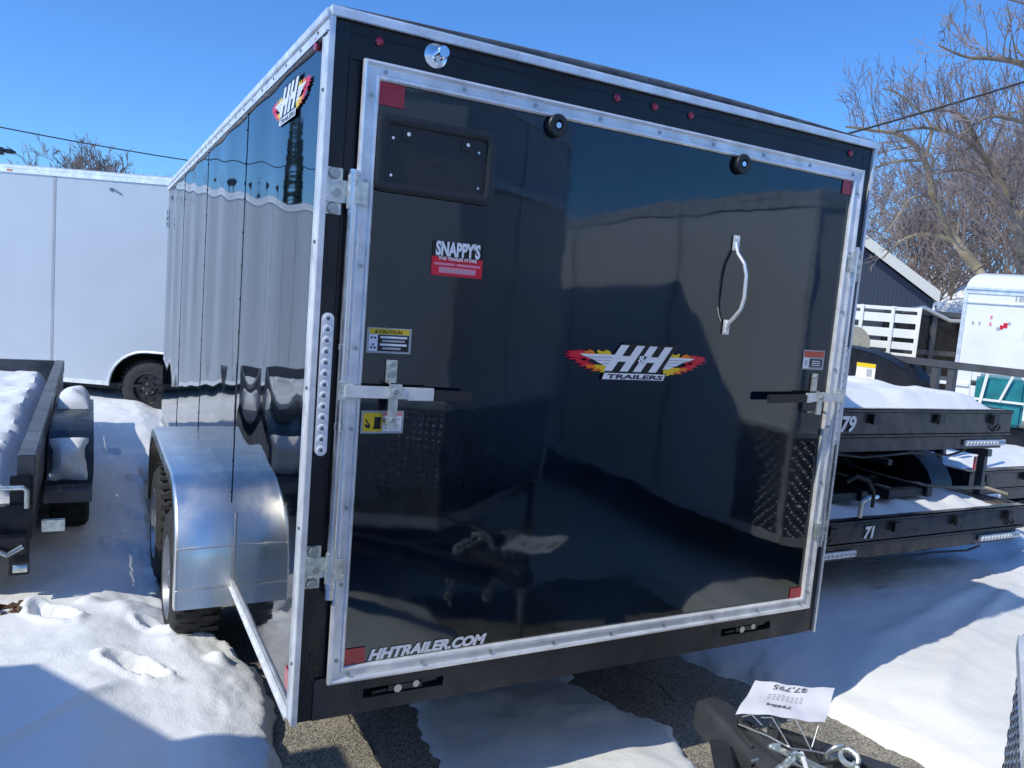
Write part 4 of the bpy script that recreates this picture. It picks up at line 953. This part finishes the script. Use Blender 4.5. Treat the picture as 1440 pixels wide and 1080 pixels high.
m = MB().box((.8155, .86, 1.33), (.8195, 1.02, 1.44)); m.box((.813, .86, 1.41), (.8155, 1.02, 1.44), 1); m.box((.813, .885, 1.345), (.8155, .93, 1.40), 2)
m.build('warning_sticker', ['stw', 'sty', 'stg'], top)
tag(snow_slab(2.62, 4.60, .80, 5.6, 1.243, .085, seed=3, ridge=.03), 'smooth sunlit snow blanket on the deck of the upper stacked flatbed', 'snow')
tag(snow_slab(2.84, 4.58, .70, 5.6, .639, .035, seed=9, ridge=.4), 'shaded ridged snow on the deck of the lower stacked flatbed', 'snow')
def fdrop(x, y): return 0
# snow cap hanging on the rear slope of the lower fender
m = MB()
def fc(u, v):
    a = PI * (.50 + .48 * u); yc = .66 + 2.325 - .15; y = yc + .99 * math.copysign(abs(math.cos(a)) ** .8, math.cos(a)); z = .56 + .39 * max(0, math.sin(a)) ** .75
    e = math.sin(PI * u) ** .5 * math.sin(PI * v) ** .4 if 0 < u < 1 and 0 < v < 1 else 0
    return (4.605 + v * .24, y - .045 * e * u, z + .004 + .05 * e * (1 + .3 * math.sin(u * 9)))
m.grid(fc, 24, 12); tag(m.build('snow_mound', 'snow', None), 'bluish snow cap on the rear slope of the lower stacked flatbed fender', 'snow')
for x in (3.02, 3.62):
    m = MB()
    for dx in (0, .36): m.box((x + dx, .78, .70), (x + dx + .05, 3.4, .76))
    for k in range(9): m.box((x + .051, .8 + k * .3, .705), (x + .359, .86 + k * .3, .75))
    o_ = m.build('loading_ramp', 'black', None, bevel=.003); tag(o_, 'left black ladder ramp lying on the snow of the lower stacked flatbed' if x < 3.3 else 'right black ladder ramp lying on the snow of the lower stacked flatbed', 'loading ramp', 'loading ramps')
# jumper cable / lamp bracket in front of the 71 beam
m = MB().tube([(2.98, .58, .88), (3.02, .55, .92), (3.07, .52, .90), (3.10, .50, .84), (3.10, .50, .76)], .010, 8); m.tube([(3.05, .53, .70), (3.05, .53, .78), (3.09, .53, .80), (3.2, .55, .80)], .012, 8, 1)
m.build('strap_hook', ['wire', 'wirew'], None); tag(bpy.data.objects['strap_hook'], 'bent strap hook sticking up at the left end of the lower stacked flatbed', 'hook')

m = MB()
for k in range(4): m.bar((4.30, 1.5 + k * .5, .66), (4.36, 1.8 + k * .5, .78), .04, .03)
m.bar((4.33, 1.3, .79), (4.33, 3.5, .80), .05, .04); o_ = m.build('tool_bar', 'greyp', None, bevel=.003); tag(o_, 'grey bar with angled struts lying between the two stacked flatbeds', 'tool bar')
m = MB().tube([(4.0, 1.0, .72), (4.12, .95, .74), (4.3, 1.02, .70), (4.45, .9, .71), (4.6, .8, .73), (4.72, .72, .70)], .012, 8); o_ = m.build('strap', 'straw', None); tag(o_, 'loose tan strap on the snowy lower flatbed deck', 'strap')
# third trailer at the right edge
t3 = hauler('flatbed_trailer', 'black railed flatbed beyond the stacked pair, cut off by the right edge', (6.35, 1.35, 0), 2.0, 4.6, .52, .68, .68, 1.24, None, 0, .33, .95, None)
for z in (.95,): m = MB().bar((-.95, .27, z), (-.95, 4.5, z), .04, .04); m.build('mid_rail', 'greyp', t3)
m = MB().box((-.98, -.012, .70), (-.90, .0, .80)); m.build('tail_lamp', 'redlamp', t3)
m = MB().bar((-.7, .1, .68), (-.7, .1, 1.1), .02, .02); m.box((-.99, .2, .98), (-.88, .24, 1.03)); m.build('stake', 'stw', t3)
tag(snow_slab(5.42, 7.3, 1.45, 5.9, .679, .05, seed=19), 'thin snow on the railed flatbed at the right edge', 'snow')

# left: black utility trailer with snow
u = thing('utility_trailer', 'black low-sided trailer full of snow at the left edge', 'flatbed trailer', (-1.72, 2.0, 0))
UH = .97
m = MB()
m.box((UH - .075, .0, .70), (UH, 4.12, .80)); m.box((-UH, 0, .70), (-UH + .075, 4.12, .80)); m.box((-UH + .076, 4.05, .62), (UH - .076, 4.12, .80)); m.build('top_rail', 'greyp', u, bevel=.006)
m = MB(); m.box((UH - .06, .01, .40), (UH - .01, 4.1, .52)); m.box((-UH + .01, .01, .40), (-UH + .06, 4.1, .52)); m.box((-UH + .061, .0, .42), (UH - .061, .05, .56)); m.box((-UH + .061, 4.05, .42), (UH - .061, 4.1, .54))
for k in range(6): m.box((-UH + .061, .4 + k * .6, .44), (UH - .061, .45 + k * .6, .52))
for s in (-1, 1): m.bar((s * .8, 4.1, .46), (s * .04, 5.2, .46), .06, .1)
m.build('frame', 'black', u, bevel=.004)
m = MB()
for s in (-1, 1):
    for y in (0.0, 1.0, 2.0, 3.0, 4.03): m.box((s * (UH - .012), y, .521), (s * (UH - .062), y + .05, .699))
m.each('stake_post', 'black', u, bevel=.003)
m = MB().box((-UH + .06, .05, .525), (UH - .06, 4.04, .56)); m.build('deck', 'wood', u)
for s in (-1, 1): MB().box((s * (UH - .0115), .0, .521), (s * (UH - .006), 4.08, .699)).build('gap_blocker', 'greyp', u)  # added boards that keep sunlight from passing through the stake gap
for s in (-1, 1):
    P = [(.92, .44), (.98, .62), (1.14, .70), (2.40, .70), (2.60, .60), (2.66, .44)]; Q = [(y, z - .012) for y, z in P][::-1]
    m = MB().prism([(s * (UH + .002), y, z) for y, z in P + Q], (s * .235, 0, 0)); m.box((s * (UH + .232), .96, .46), (s * (UH + .24), 2.6, .60)); m.build('fender', 'black', u, bevel=.003)
    m = MB().box((s * (UH + .002), .70, .42), (s * (UH + .235), .93, .435)); 
    for i in range(5): m.cyl((s * (UH + .04 + i * .04), .815, .435), (s * (UH + .04 + i * .04), .815, .441), .014, 10)
    m.box((s * (UH + .002), .698, .38), (s * (UH + .235), .705, .44)); m.build('step', 'greyp', u)
    for wy in (1.38, 2.15): wheel(u, (s * (UH + .12), wy, .34), .34, .2, s, 'rimb')
m = MB().box((UH - .10, -.03, .24), (UH - .02, .02, .71)); m.box((UH - .115, -.045, .50), (UH - .01, -.03, .58)); m.build('corner_post', 'black', u, bevel=.004)
m = MB().tube([(UH - .26, -.07, .665), (UH - .09, -.07, .665), (UH - .045, -.07, .665), (UH - .03, -.07, .65), (UH - .03, -.07, .57)], .011, 10); m.build('latch_rod', 'galv', u)
m = MB(); m.box((UH - .16, -.09, .36), (UH - .03, -.03, .44)); m.tube([(UH - .16, -.1, .40), (UH - .10, -.12, .37), (UH - .04, -.1, .40)], .012, 8, 1); m.cyl((UH - .08, -.1, .30), (UH - .02, -.1, .30), .02, 12, 1); m.box((UH + .02, .1, .40), (UH + .12, .12, .46), 1); m.each('hitch_bracket', ['black', 'galv'], u, bevel=.002)
0 and chain(u, [(UH - .04, -.09, .33), (UH - .05, -.1, .24), (UH - .09, -.1, .16), (UH - .14, -.09, .2)], .04, .006)
tag(snow_slab(-2.63, -.83, 2.06, 6.03, .558, .135, seed=29), 'flat bright snow filling the deck of the black trailer at the left edge', 'snow')
m = MB()
def cap(u_, v_):
    y = 3.95 + .5 * u_; x = -.745 + .215 * v_; e = math.sin(PI * u_) ** .5 * math.sin(PI * v_) ** .4 if 0 < u_ < 1 and 0 < v_ < 1 else 0
    return (x, y, .69 + .15 * e * (1 + .2 * math.sin(7 * u_ + 1) + .7 * float(vnoise(x, y, 9., 1, 7))))
m.grid(cap, 30, 14); m.add([cap(0, 0), cap(0, 1), cap(1, 1), cap(1, 0)], [(0, 1, 2, 3)]); tag(m.build('snow_mound', 'snow', None), 'rounded snow cap on the wheel fender of the left black trailer', 'snow')
m = MB()
def cap2(u_, v_):
    x = -.74 + .2 * v_; e = math.sin(PI * u_) ** .5 * math.sin(PI * v_) ** .4 if 0 < u_ < 1 and 0 < v_ < 1 else 0
    y = 2.915 + .095 * u_; z = .46 + .235 * u_; e = e - .12 + 1.1 * float(vnoise(x, z, 15., 3, 3)); return (x, y - .06 * e + .01, z + .03 * e - .012)
m.grid(cap2, 16, 12); tag(m.build('snow_patch', 'snow', None), 'shaded snow stuck on the sloping rear of the left trailer fender', 'snow')

# ------------------------------------------------------------------ behind on the right
# stake-side trailer
sd = V(.57, -.82, 0).normalized()
st = thing('stake_trailer', 'white stake-side trailer with slatted panels beyond the stacked flatbeds', 'stake trailer', (9.32 - sd.x * 2.4, 4.69 - sd.y * 2.4, 0), math.atan2(sd.y, sd.x))
# own frame: +x runs to the right along the visible side
m = MB()
for z, hh in ((2.0, .05), (1.87, .12), (1.67, .12), (1.50, .10)): m.box((0, -.012, z - hh / 2), (2.4, .012, z + hh / 2))
m.each('slat', 'offwhite', st, bevel=.002)
m = MB()
for x in (.0, .6, 1.2, 1.66, 2.05, 2.37): m.box((x, -.035, 1.3), (x + .045, -.013, 2.03))
m.box((2.385, -.05, 1.2), (2.42, .06, 2.04)); m.each('stake', 'offwhite', st)
m = MB()
for z, hh in ((2.0, .05), (1.87, .12), (1.67, .12), (1.50, .10)): m.box((2.388, .06, z - hh / 2), (2.41, 1.8, z + hh / 2)); m.box((0, 1.8, z - hh / 2), (2.4, 1.825, z + hh / 2))
m.each('slat', 'offwhite', st)
m = MB().box((0, 0, .95), (2.4, 1.8, 1.05)); m.box((.0, .0, 1.05), (2.4, .03, 1.4)); m.build('bed', 'offwhite', st)
for wx in (.5, 1.4):
    w_ = MB().lathe([(-.1, .2), (-.1, .36), (-.06, .4), (.06, .4), (.1, .36), (.1, .2)], (wx, .15, .4), (0, 1, 0), 32); w_.cyl((wx, .08, .4), (wx, .22, .4), .2, 24, 1); w_.build('tyre', ['rubber', 'rimg'], st)
# rolled canvas
m = MB().cyl((8.05, 4.7, 1.5), (8.7, 5.3, 1.5), .22, 28); m.cyl((8.04, 4.69, 1.5), (8.71, 5.31, 1.5), .09, 20); o_ = m.build('canvas_roll', 'straw', None); tag(o_, 'tan rolled canvas beside the stake-side trailer, just right of the black trailer', 'canvas roll')
m = MB().box((8.0, 4.5, .2), (8.9, 5.5, 1.27)); o_ = m.build('pallet_box', 'wood', None, bevel=.01); tag(o_, 'wooden crate under the canvas roll, hidden low behind the flatbeds', 'crate')
# dump trailer in black
dt = thing('dump_trailer', 'black dump trailer between the stake-side trailer and the white rounded one', 'dump trailer', (10.3, 5.2, 0), -.4)
m = MB(); m.box((-1., -.5, .7), (1.3, 1.4, 1.95)); m.build('box', 'dglossy', dt, bevel=.01)
m = MB(); m.box((-1.03, -.54, 1.95), (1.33, 1.44, 2.02)); [m.box((x, -.54, .7), (x + .07, -.501, 1.949)) for x in (-.9, -.3, .3, .9)]; m.box((-1, -.52, 1.4), (1.3, -.502, 1.47)); m.build('rib', 'greyp', dt)
m = MB().tube([(-.8, -.6, 1.98), (-.5, -.6, 2.05), (-.1, -.6, 1.9), (.4, -.6, 1.92)], .03, 8); m.build('tarp_arm', 'wirew', dt)
for wy in (-.5, .45): w_ = MB().lathe([(-.1, .2), (-.1, .36), (-.06, .4), (.06, .4), (.1, .36), (.1, .2)], (wy, -.3, .4), (0, 1, 0), 28); w_.build('tyre', 'rubber', dt)
# teal tarp bundle
bt = thing('covered_machine', 'teal tarp with white poles seen through the rails of the upper flatbed', 'covered machine', (6.72, 2.30, 0), -1.03)
def hump(u_, v_): x = -.02 + .60 * u_; z = 1.0 + .44 * v_; return (x, .04 * math.sin(u_ * 9) * math.sin(v_ * 5) , z)
m = MB(); m.box((.06, .0, .9), (.46, .8, 1.34)); o_ = m.build('tarp', 'teal', bt, bevel=.03)
m = MB(); m.bar((.10, -.03, 1.0), (.14, -.03, 1.37), .025, .025); m.bar((.26, -.03, 1.12), (.34, -.03, 1.37), .02, .02); m.bar((.0, -.02, 1.13), (.52, -.02, 1.13), .02, .02); m.bar((-.3, -.02, 1.25), (.0, -.02, 1.25), .03, .03); m.box((-.16, -.015, 1.05), (.015, .5, 1.37)); m.build('frame', 'offwhite', bt)
m = MB(); m.box((-.3, .1, .2), (.6, .9, .9)); m.build('base', 'black', bt, bevel=.02)

# gabled dark building and snowy roof behind
gd = V(.57, -.82, 0).normalized(); gr = math.atan2(gd.y, gd.x)
gb = thing('gable_building', 'dark navy gabled building with tan fascia and snowy roof at right', 'building', (18.97, 13.49, 0), gr)
SL = (4.18 - 2.76) / 2.0; HWd = 2.05
m = MB().prism([(-HWd, 0, 0), (HWd, 0, 0), (HWd, 0, 4.05 - SL * HWd), (0, 0, 4.05), (-HWd, 0, 4.05 - SL * HWd)], (0, 6, 0))
def mk_board():
    m_, nt, b = nodemat('navy_board_siding'); b.inputs['Roughness'].default_value = .55
    tc = N(nt, 'ShaderNodeTexCoord'); w = N(nt, 'ShaderNodeTexWave', Scale=3.2); w.wave_type = 'BANDS'; w.bands_direction = 'X'; nt.links.new(tc.outputs['Object'], w.inputs['Vector'])
    r = ramp(nt, w.outputs['Fac'], [(.05, (.010, .014, .028)), (.2, (.02, .029, .055))]); nt.links.new(r.outputs['Color'], b.inputs['Base Color']); return m_
MT['navyboard'] = mk_board()
m.build('wall', 'navyboard', gb)
for s in (-1, 1):
    E_ = HWd + .12; m = MB().prism([(0, -.35, 4.10), (s * E_, -.35, 4.10 - SL * E_), (s * E_, -.35, 4.42 - SL * E_), (0, -.35, 4.42)], (0, .08, 0)); m.build('fascia', 'fascia', gb)
    m = MB().prism([(0, -.27, 4.12), (s * E_, -.27, 4.12 - SL * E_), (s * E_, -.27, 4.22 - SL * E_), (0, -.27, 4.22)], (0, 6.4, 0)); rr_ = m.build('roof', 'fascia', gb)
    m = MB().prism([(0, -.2, 4.225), (s * (E_ - .03), -.2, 4.225 - SL * (E_ - .03)), (s * (E_ - .03), -.2, 4.33 - SL * (E_ - .03)), (0, -.2, 4.35)], (0, 6.2, 0)); m.build('roof_snow', 'snow', gb)
m = MB().box((HWd + .002, .0, 2.5), (HWd + .2, .1, 2.6)); m.box((HWd - .02, -.08, 0), (HWd + .03, -.002, 2.55)); m.build('corner_board', 'offwhite', gb)
hb = thing('house', 'pale grey low house with broad snowy roof further behind the dark gable', 'house', (27.6, 17.0, 0), gr)
m = MB().box((-2.5, 0, 0), (6, 5, 2.5)); m.build('wall', 'sidingl', hb)
m = MB().prism([(-3, -.5, 2.5), (-3, 2.6, 4.35), (-3, 5.6, 2.5)], (9.5, 0, 0)); m.build('roof', 'snow', hb)
m = MB().box((-3, -.56, 2.38), (6.5, -.5, 2.52)); m.build('gutter', 'stg', hb)
m = MB().box((.9, -.03, .9), (1.9, 0, 2.1)); w_ = m.build('window', 'stw', hb); m = MB().box((.97, -.036, .97), (1.83, -.03, 2.03)); m.build('pane', 'sidegloss', w_)

# ------------------------------------------------------------------ trees
def branch_mesh():
    return MB()
def twigs(mb, p, d, L, r, lev, droop, rnd, nseg=5, mi=1, kids=4, spread=.75, minr=.004):
    """one bent branch with side shoots"""
    pts = [Vector(p)]; d = Vector(d).normalized(); dd = []
    for i in range(nseg):
        d = (d + V(rnd.uniform(-1, 1), rnd.uniform(-1, 1), rnd.uniform(-.8, 1)) * .16 + V(0, 0, droop)).normalized(); pts.append(pts[-1] + d * L / nseg); dd.append(d.copy())
    rs = [max(minr, r * (1 - .75 * i / nseg)) for i in range(nseg + 1)]
    mb.tube(pts, rs, 5 if r > .03 else 3, mi if r < .05 else 0, caps=False)
    if lev <= 0: return
    for k in range(kids):
        t = rnd.uniform(.2, 1.0); i = min(nseg - 1, int(t * nseg)); q = pts[i].lerp(pts[i + 1], t * nseg - i); a = rnd.uniform(0, 2 * PI)
        ax = dd[i].cross(V(math.cos(a), math.sin(a), .3)).normalized(); nd = (dd[i] + ax * rnd.uniform(.4, spread)).normalized()
        twigs(mb, q, nd, L * rnd.uniform(.42, .68), max(minr, rs[i] * .62), lev - 1, droop * .8, rnd, max(3, nseg - 1), mi, kids, spread, minr)
def limb(mb, pts, r0, r1, rnd, side=10, L=1.6, lev=2, droop=.02, kids=4, up=.25, mi=0, minr=.006):
    P = [Vector(p) for p in pts]; fine = []; n = len(P)
    for i in range(n - 1):
        a, b = P[max(0, i - 1)], P[i]; c, e = P[i + 1], P[min(n - 1, i + 2)]
        for k in range(4):
            t = k / 4; fine.append(.5 * ((2 * b) + (c - a) * t + (2 * a - 5 * b + 4 * c - e) * t * t + (3 * b - a - 3 * c + e) * t ** 3))
    fine.append(P[-1]); m_ = len(fine) - 1; rs = [r0 + (r1 - r0) * (i / m_) ** .8 for i in range(m_ + 1)]
    mb.tube(fine, rs, 9, mi, caps=False)
    for k in range(side):
        t = (.15 + .85 * (k + rnd.random()) / side); i = min(m_ - 1, int(t * m_)); q = fine[i]; d = (fine[i + 1] - fine[i]).normalized()
        s = V(rnd.uniform(-1, 1), rnd.uniform(-1, 1), rnd.uniform(-.5, 1) * 1.0 + up); s = (s - d * s.dot(d)).normalized()
        twigs(mb, q, (d * rnd.uniform(.3, 1) + s * .9).normalized(), L * rnd.uniform(.6, 1.2) * (1 - .45 * t), max(minr * 1.5, rs[i] * .38), lev, droop, rnd, 5, 1, kids, minr=minr)
def tree(name, label, trunk, limbs, rnd, barkm='bark', group=None, **kw):
    base = Vector((trunk[0][0], trunk[0][1], 0)); t = thing(name, label, 'tree', tuple(base), world=True, group=group)
    m = MB(); P = [Vector(p) for p in trunk]; k = len(P); m.tube(P, [kw.get('tr', .2) * (1 - .55 * i / (k - 1)) for i in range(k)], 12, 0, caps=False); m.build('trunk', [barkm, 'twig'], t, recalc=False)
    m = MB()
    for pts, r0, r1, side, L in limbs: limb(m, pts, r0, r1, rnd, int(side * 1.1), L, kw.get('lev', 2), kw.get('droop', .02), kw.get('kids', 3), kw.get('up', .25), minr=kw.get('minr', .0052))
    m.build('crown', [barkm, 'twig'], t, recalc=False); return t
R1 = random.Random(3)
tree('bare_tree', 'bare tan-barked tree leaning left, arching limb reaching the black trailer roof', [(17.1, 7.6, 0), (16.95, 7.75, 1.4), (16.66, 8.06, 2.57), (16.45, 8.41, 3.19)],
     [([(16.45, 8.41, 3.19), (16.19, 8.82, 3.76), (15.73, 9.13, 4.57), (15.3, 9.22, 5.43), (14.62, 9.31, 5.83), (13.84, 9.5, 5.85), (13.14, 9.55, 5.81)], .12, .02, 30, 1.5),
      ([(16.19, 8.82, 3.76), (15.42, 9.06, 3.85), (14.75, 9.14, 3.62), (14.4, 9.27, 3.2)], .05, .015, 10, .8),
      ([(15.68, 9.21, 4.72), (15.04, 9.25, 4.56), (14.67, 9.24, 4.1), (14.3, 9.3, 3.6)], .035, .01, 10, .8),
      ([(15.3, 9.22, 5.43), (14.6, 9.5, 5.3), (13.9, 9.7, 4.9), (13.5, 9.8, 4.3)], .04, .01, 14, 1.0),
      ([(15.3, 9.22, 5.43), (15.2, 9.1, 6.1), (14.5, 9.3, 6.6), (13.9, 9.4, 6.7)], .04, .01, 12, 1.1)], R1, 'barky', tr=.2, group='bare trees over the right side')
tree('bare_tree', 'bare brown tree at the right edge with two limbs arching left', [(14.4, 6.0, 0), (14.35, 6.1, 1.6), (14.25, 6.24, 3.23)],
     [([(14.25, 6.24, 3.23), (14.16, 6.4, 3.86), (13.99, 6.68, 4.49), (13.53, 6.84, 5.01), (12.96, 6.98, 5.25), (12.42, 7.24, 5.32), (11.98, 7.49, 5.2)], .11, .015, 30, 1.3),
      ([(13.53, 6.84, 5.01), (13.25, 6.92, 5.41), (12.97, 6.98, 5.62), (12.4, 7.2, 5.6), (11.7, 7.5, 5.3)], .045, .012, 16, 1.1),
      ([(13.99, 6.68, 4.49), (13.4, 7.0, 4.7), (12.7, 7.3, 4.5), (12.2, 7.5, 4.0)], .04, .01, 14, .9),
      ([(14.16, 6.4, 3.86), (14.4, 6.0, 4.8), (14.3, 5.8, 5.8), (13.8, 5.9, 6.5)], .07, .015, 18, 1.3)], R1, 'bark', tr=.19, group='bare trees over the right side')
tree('bare_tree', 'bare tree whose dark branches reach in at the upper right corner', [(12.9, 4.5, 0), (12.85, 4.6, 1.8), (12.76, 4.8, 3.4)],
     [([(12.76, 4.8, 3.4), (12.63, 5.04, 4.81), (12.48, 5.3, 5.69), (12.15, 5.47, 5.96), (11.69, 5.65, 6.0), (11.22, 5.81, 5.96), (10.82, 6.03, 6.1)], .11, .01, 26, 1.0),
      ([(12.57, 5.15, 5.03), (12.2, 5.38, 5.09), (11.75, 5.56, 5.13), (11.45, 5.64, 5.0), (11.25, 5.77, 4.75)], .05, .012, 16, .9),
      ([(12.6, 5.1, 6.2), (12.41, 5.42, 6.77), (12.09, 5.58, 6.89), (11.62, 5.75, 6.93)], .03, .008, 10, .7)], R1, 'bark', tr=.16, group='bare trees over the right side')
def upright(name, label, x, y, H, rnd, group, nl=9, lev=2, r=.16, kids=4, minr=.008, spread=.6):
    t = thing(name, label, 'tree', (x, y, 0), world=True, group=group); m = MB()
    lean = V(rnd.uniform(-.08, .08), rnd.uniform(-.08, .08), 1).normalized(); pts = [V(x, y, 0) + lean * H * k / 6 + V(rnd.uniform(-.1, .1), rnd.uniform(-.1, .1), 0) * (k > 0) for k in range(7)]
    m.tube(pts, [r * (1 - k / 6.6) for k in range(7)], 8, 0, caps=False); m.build('trunk', ['bark', 'twig'], t, recalc=False); m = MB()
    for k in range(nl):
        f = .2 + .75 * (k + rnd.random()) / nl; i = min(5, int(f * 6)); q = pts[i].lerp(pts[i + 1], f * 6 - i); a = rnd.uniform(0, 2 * PI)
        twigs(m, q, V(math.cos(a) * spread, math.sin(a) * spread, 1), H * (.62 - .42 * f) * rnd.uniform(.8, 1.2), r * .5 * (1 - f * .6), lev, .03, rnd, 6, 1, kids, .7, minr)
    m.build('crown', ['bark', 'twig'], t, recalc=False); return t
R2 = random.Random(11)
for i, (x, y, H, lb) in enumerate([(26, 19.5, 7.0, 'thin bare tree rising just above the peak of the dark gable'), (28.5, 17.0, 8.0, 'bare tree behind the snowy house roof, second from the gable'), (31, 17.8, 9.0, 'farthest bare tree behind the snowy house roof'), (27.0, 13.6, 8.0, 'bare tree in the brown thicket above the white rounded trailer'), (30., 13.5, 9.5, 'tallest bare tree of the thicket at the right edge'), (24.0, 15.2, 5.8, 'small bare tree beside the dark gable roof'), (23.5, 11.6, 6.2, 'short brown bare tree just above the white rounded trailer roof'), (22.5, 14.0, 5.2, 'low bushy bare tree between the gable and the white rounded trailer')]):
    upright('bare_tree', lb, x, y, H, R2, 'background thicket trees', nl=22, lev=3, r=.13, kids=4, minr=.009)
for i, (x, y, H, lb) in enumerate([(-1.8, 39, 5.5, 'leftmost small bare tree showing over the white trailer roof at left'), (-.45, 41, 5.8, 'middle small bare tree showing over the white trailer roof at left'), (.7, 40, 4.9, 'rightmost small bare tree over the white trailer roof, close to the black trailer')]):
    upright('bare_tree', lb, x, y, H, R2, 'small trees above the white trailer', nl=26, lev=3, r=.13, kids=4, minr=.011, spread=1.1)
def spruce(x, y, H, lb, rnd):
    t = thing('spruce_tree', lb, 'tree', (x, y, 0), group='spruces left of the lot'); MB().tube([(0, 0, 0), (0, 0, H)], [.18, .02], 8).build('trunk', 'bark', t); m = MB()
    n = 900
    for k in range(n):
        z = H * (.08 + .92 * (k / n)); R_ = (H - z) * .2 * rnd.uniform(.35, 1.1) + .05; a = rnd.uniform(0, 2 * PI); p = V(math.cos(a) * R_, math.sin(a) * R_, z - R_ * .25); q = V(0, 0, z + .05)
        w = V(-math.sin(a), math.cos(a), 0) * (.10 + .08 * rnd.random()) * (1.2 - z / H * .6)
        m.add([q, q.lerp(p, .5) + w, p, q.lerp(p, .5) - w, q.lerp(p, .55) + V(0, 0, -.14)], [(0, 1, 2), (0, 2, 3), (1, 4, 2), (3, 4, 2)])
    m.build('crown', 'needle', t, recalc=False, flat=True)
spruce(-6.1, 25, 7.6, 'dark spruce outside the left edge, mirrored in the black trailer side', R2); spruce(-8.4, 27.5, 8.4, 'taller dark spruce farther left, mirrored in the black trailer side', R2)

# power lines
def cable(name, label, a, b, sag, r):
    a, b = Vector(a), Vector(b); m = MB(); P = [a.lerp(b, k / 30) - V(0, 0, sag * 4 * (k / 30) * (1 - k / 30)) for k in range(31)]; m.tube(P, r, 6); o = m.build(name, 'wire', None); tag(o, label, 'cable'); return o
cable('power_line', 'thin black cable sagging over the white trailer at left', (-14, 17.2, 5.9), (12, 18.2, 5.0), 1.15, .014)
cable('power_line', 'thin cable rising to the right through the bare branches', (7.6, 10.5, 3.75), (13.9, 1.65, 7.0), .28, .018)
# lamp head at the left edge
m = MB(); m.box((-.14, -.08, 3.18), (.1, .08, 3.28)); m.box((.11, -.05, 3.21), (.22, .05, 3.27)); m.cyl((-.05, 0, 0), (-.05, 0, 3.18), .03, 12, 1); m.tube([(.05, 0, 3.24), (.25, 0, 3.24)], .02, 8); m.cyl((-.05, 0, 3.28), (-.05, 0, 3.31), .03, 12)
o_ = m.build('lamp_post', ['plastic', 'greyp'], None, bevel=.008); o_.location = (-1.82, 11.8, 0); tag(o_, 'dark floodlight head on a post above the white trailer at the far left edge', 'lamp post')
m = MB(); 
for k in range(14):
    a = R2.uniform(0, 6.28); x = -.84 + R2.uniform(-.07, .07); y = 1.74 + R2.uniform(-.05, .05); z = .16 + R2.uniform(0, .02); c, s = math.cos(a) * .045, math.sin(a) * .03
    m.add([(x - c, y - s, z), (x + s * .6, y - c * .4, z + .02), (x + c, y + s, z + .005), (x - s * .6, y + c * .4, z + .012)], [(0, 1, 2), (0, 2, 3)])
o_ = m.build('leaf_clump', 'leaf', None, flat=True, recalc=False); tag(o_, 'clump of dead brown leaves on the snow at the left edge', 'leaves')
m = MB().tube([(-.155, 1.34, .36), (-.158, 1.34, .30), (-.15, 1.335, .22), (-.156, 1.335, .16), (-.155, 1.33, .12)], [.007, .013, .010, .012, .008], 9)
o_ = m.build('icicle', 'icemat' if 'icemat' in MT else 'snow', None); tag(o_, 'dirty icicle strand hanging from the fender lip of the black trailer to the snow', 'icicle')

# ------------------------------------------------------------------ light, sky, camera
EL = math.radians(44.3); AZ = (-1.0, -.14)   # direction towards the sun in the ground plane
sd_ = Vector((AZ[0], AZ[1], 0)).normalized() * math.cos(EL) + V(0, 0, math.sin(EL))
sun = bpy.data.lights.new('sun', 'SUN'); sun.energy = 2.9; sun.angle = math.radians(.55); sun.color = (1, .945, .78)
so = bpy.data.objects.new('sun', sun); COL.objects.link(so); so.rotation_euler = sd_.to_track_quat('Z', 'Y').to_euler(); so.location = (-6, -6, 9)
w = bpy.data.worlds.new('World'); scn.world = w; w.use_nodes = True; nt = w.node_tree; bg = nt.nodes['Background']
sky = nt.nodes.new('ShaderNodeTexSky'); sky.sky_type = 'NISHITA'; sky.sun_disc = False; sky.sun_elevation = EL; sky.sun_rotation = math.atan2(sd_.x, sd_.y)
sky.air_density = 1.0; sky.dust_density = .6; sky.ozone_density = 4.0; sky.altitude = 200
mx = N(nt, 'ShaderNodeMix', data_type='RGBA', blend_type='MULTIPLY'); mx.inputs[0].default_value = 1.; mx.inputs[7].default_value = (.45, .79, 1.18, 1)
nt.links.new(sky.outputs[0], mx.inputs[6]); nt.links.new(mx.outputs[2], bg.inputs['Color']); bg.inputs['Strength'].default_value = .15
cam = bpy.data.cameras.new('camera'); co_ = bpy.data.objects.new('camera', cam); COL.objects.link(co_); scn.camera = co_
co_.location = (-.5400518, -2.14397514, 1.26729623 + .42)
Rm = Matrix.Rotation(-.487434588, 3, 'Z') @ Matrix.Rotation(-.0819156886, 3, 'Y') @ Matrix.Rotation(1.46418216, 3, 'X')
co_.rotation_euler = Rm.to_euler(); cam.sensor_fit = 'HORIZONTAL'; cam.sensor_width = 36; cam.lens = 1104.16419 / 1440 * 36; cam.clip_end = 2000; cam.clip_start = .02
scn.view_settings.view_transform = 'Standard'; scn.view_settings.look = 'None'; scn.view_settings.exposure = .2; scn.view_settings.gamma = 1
for o in bpy.data.objects:
    if '_o' in o: del o['_o']
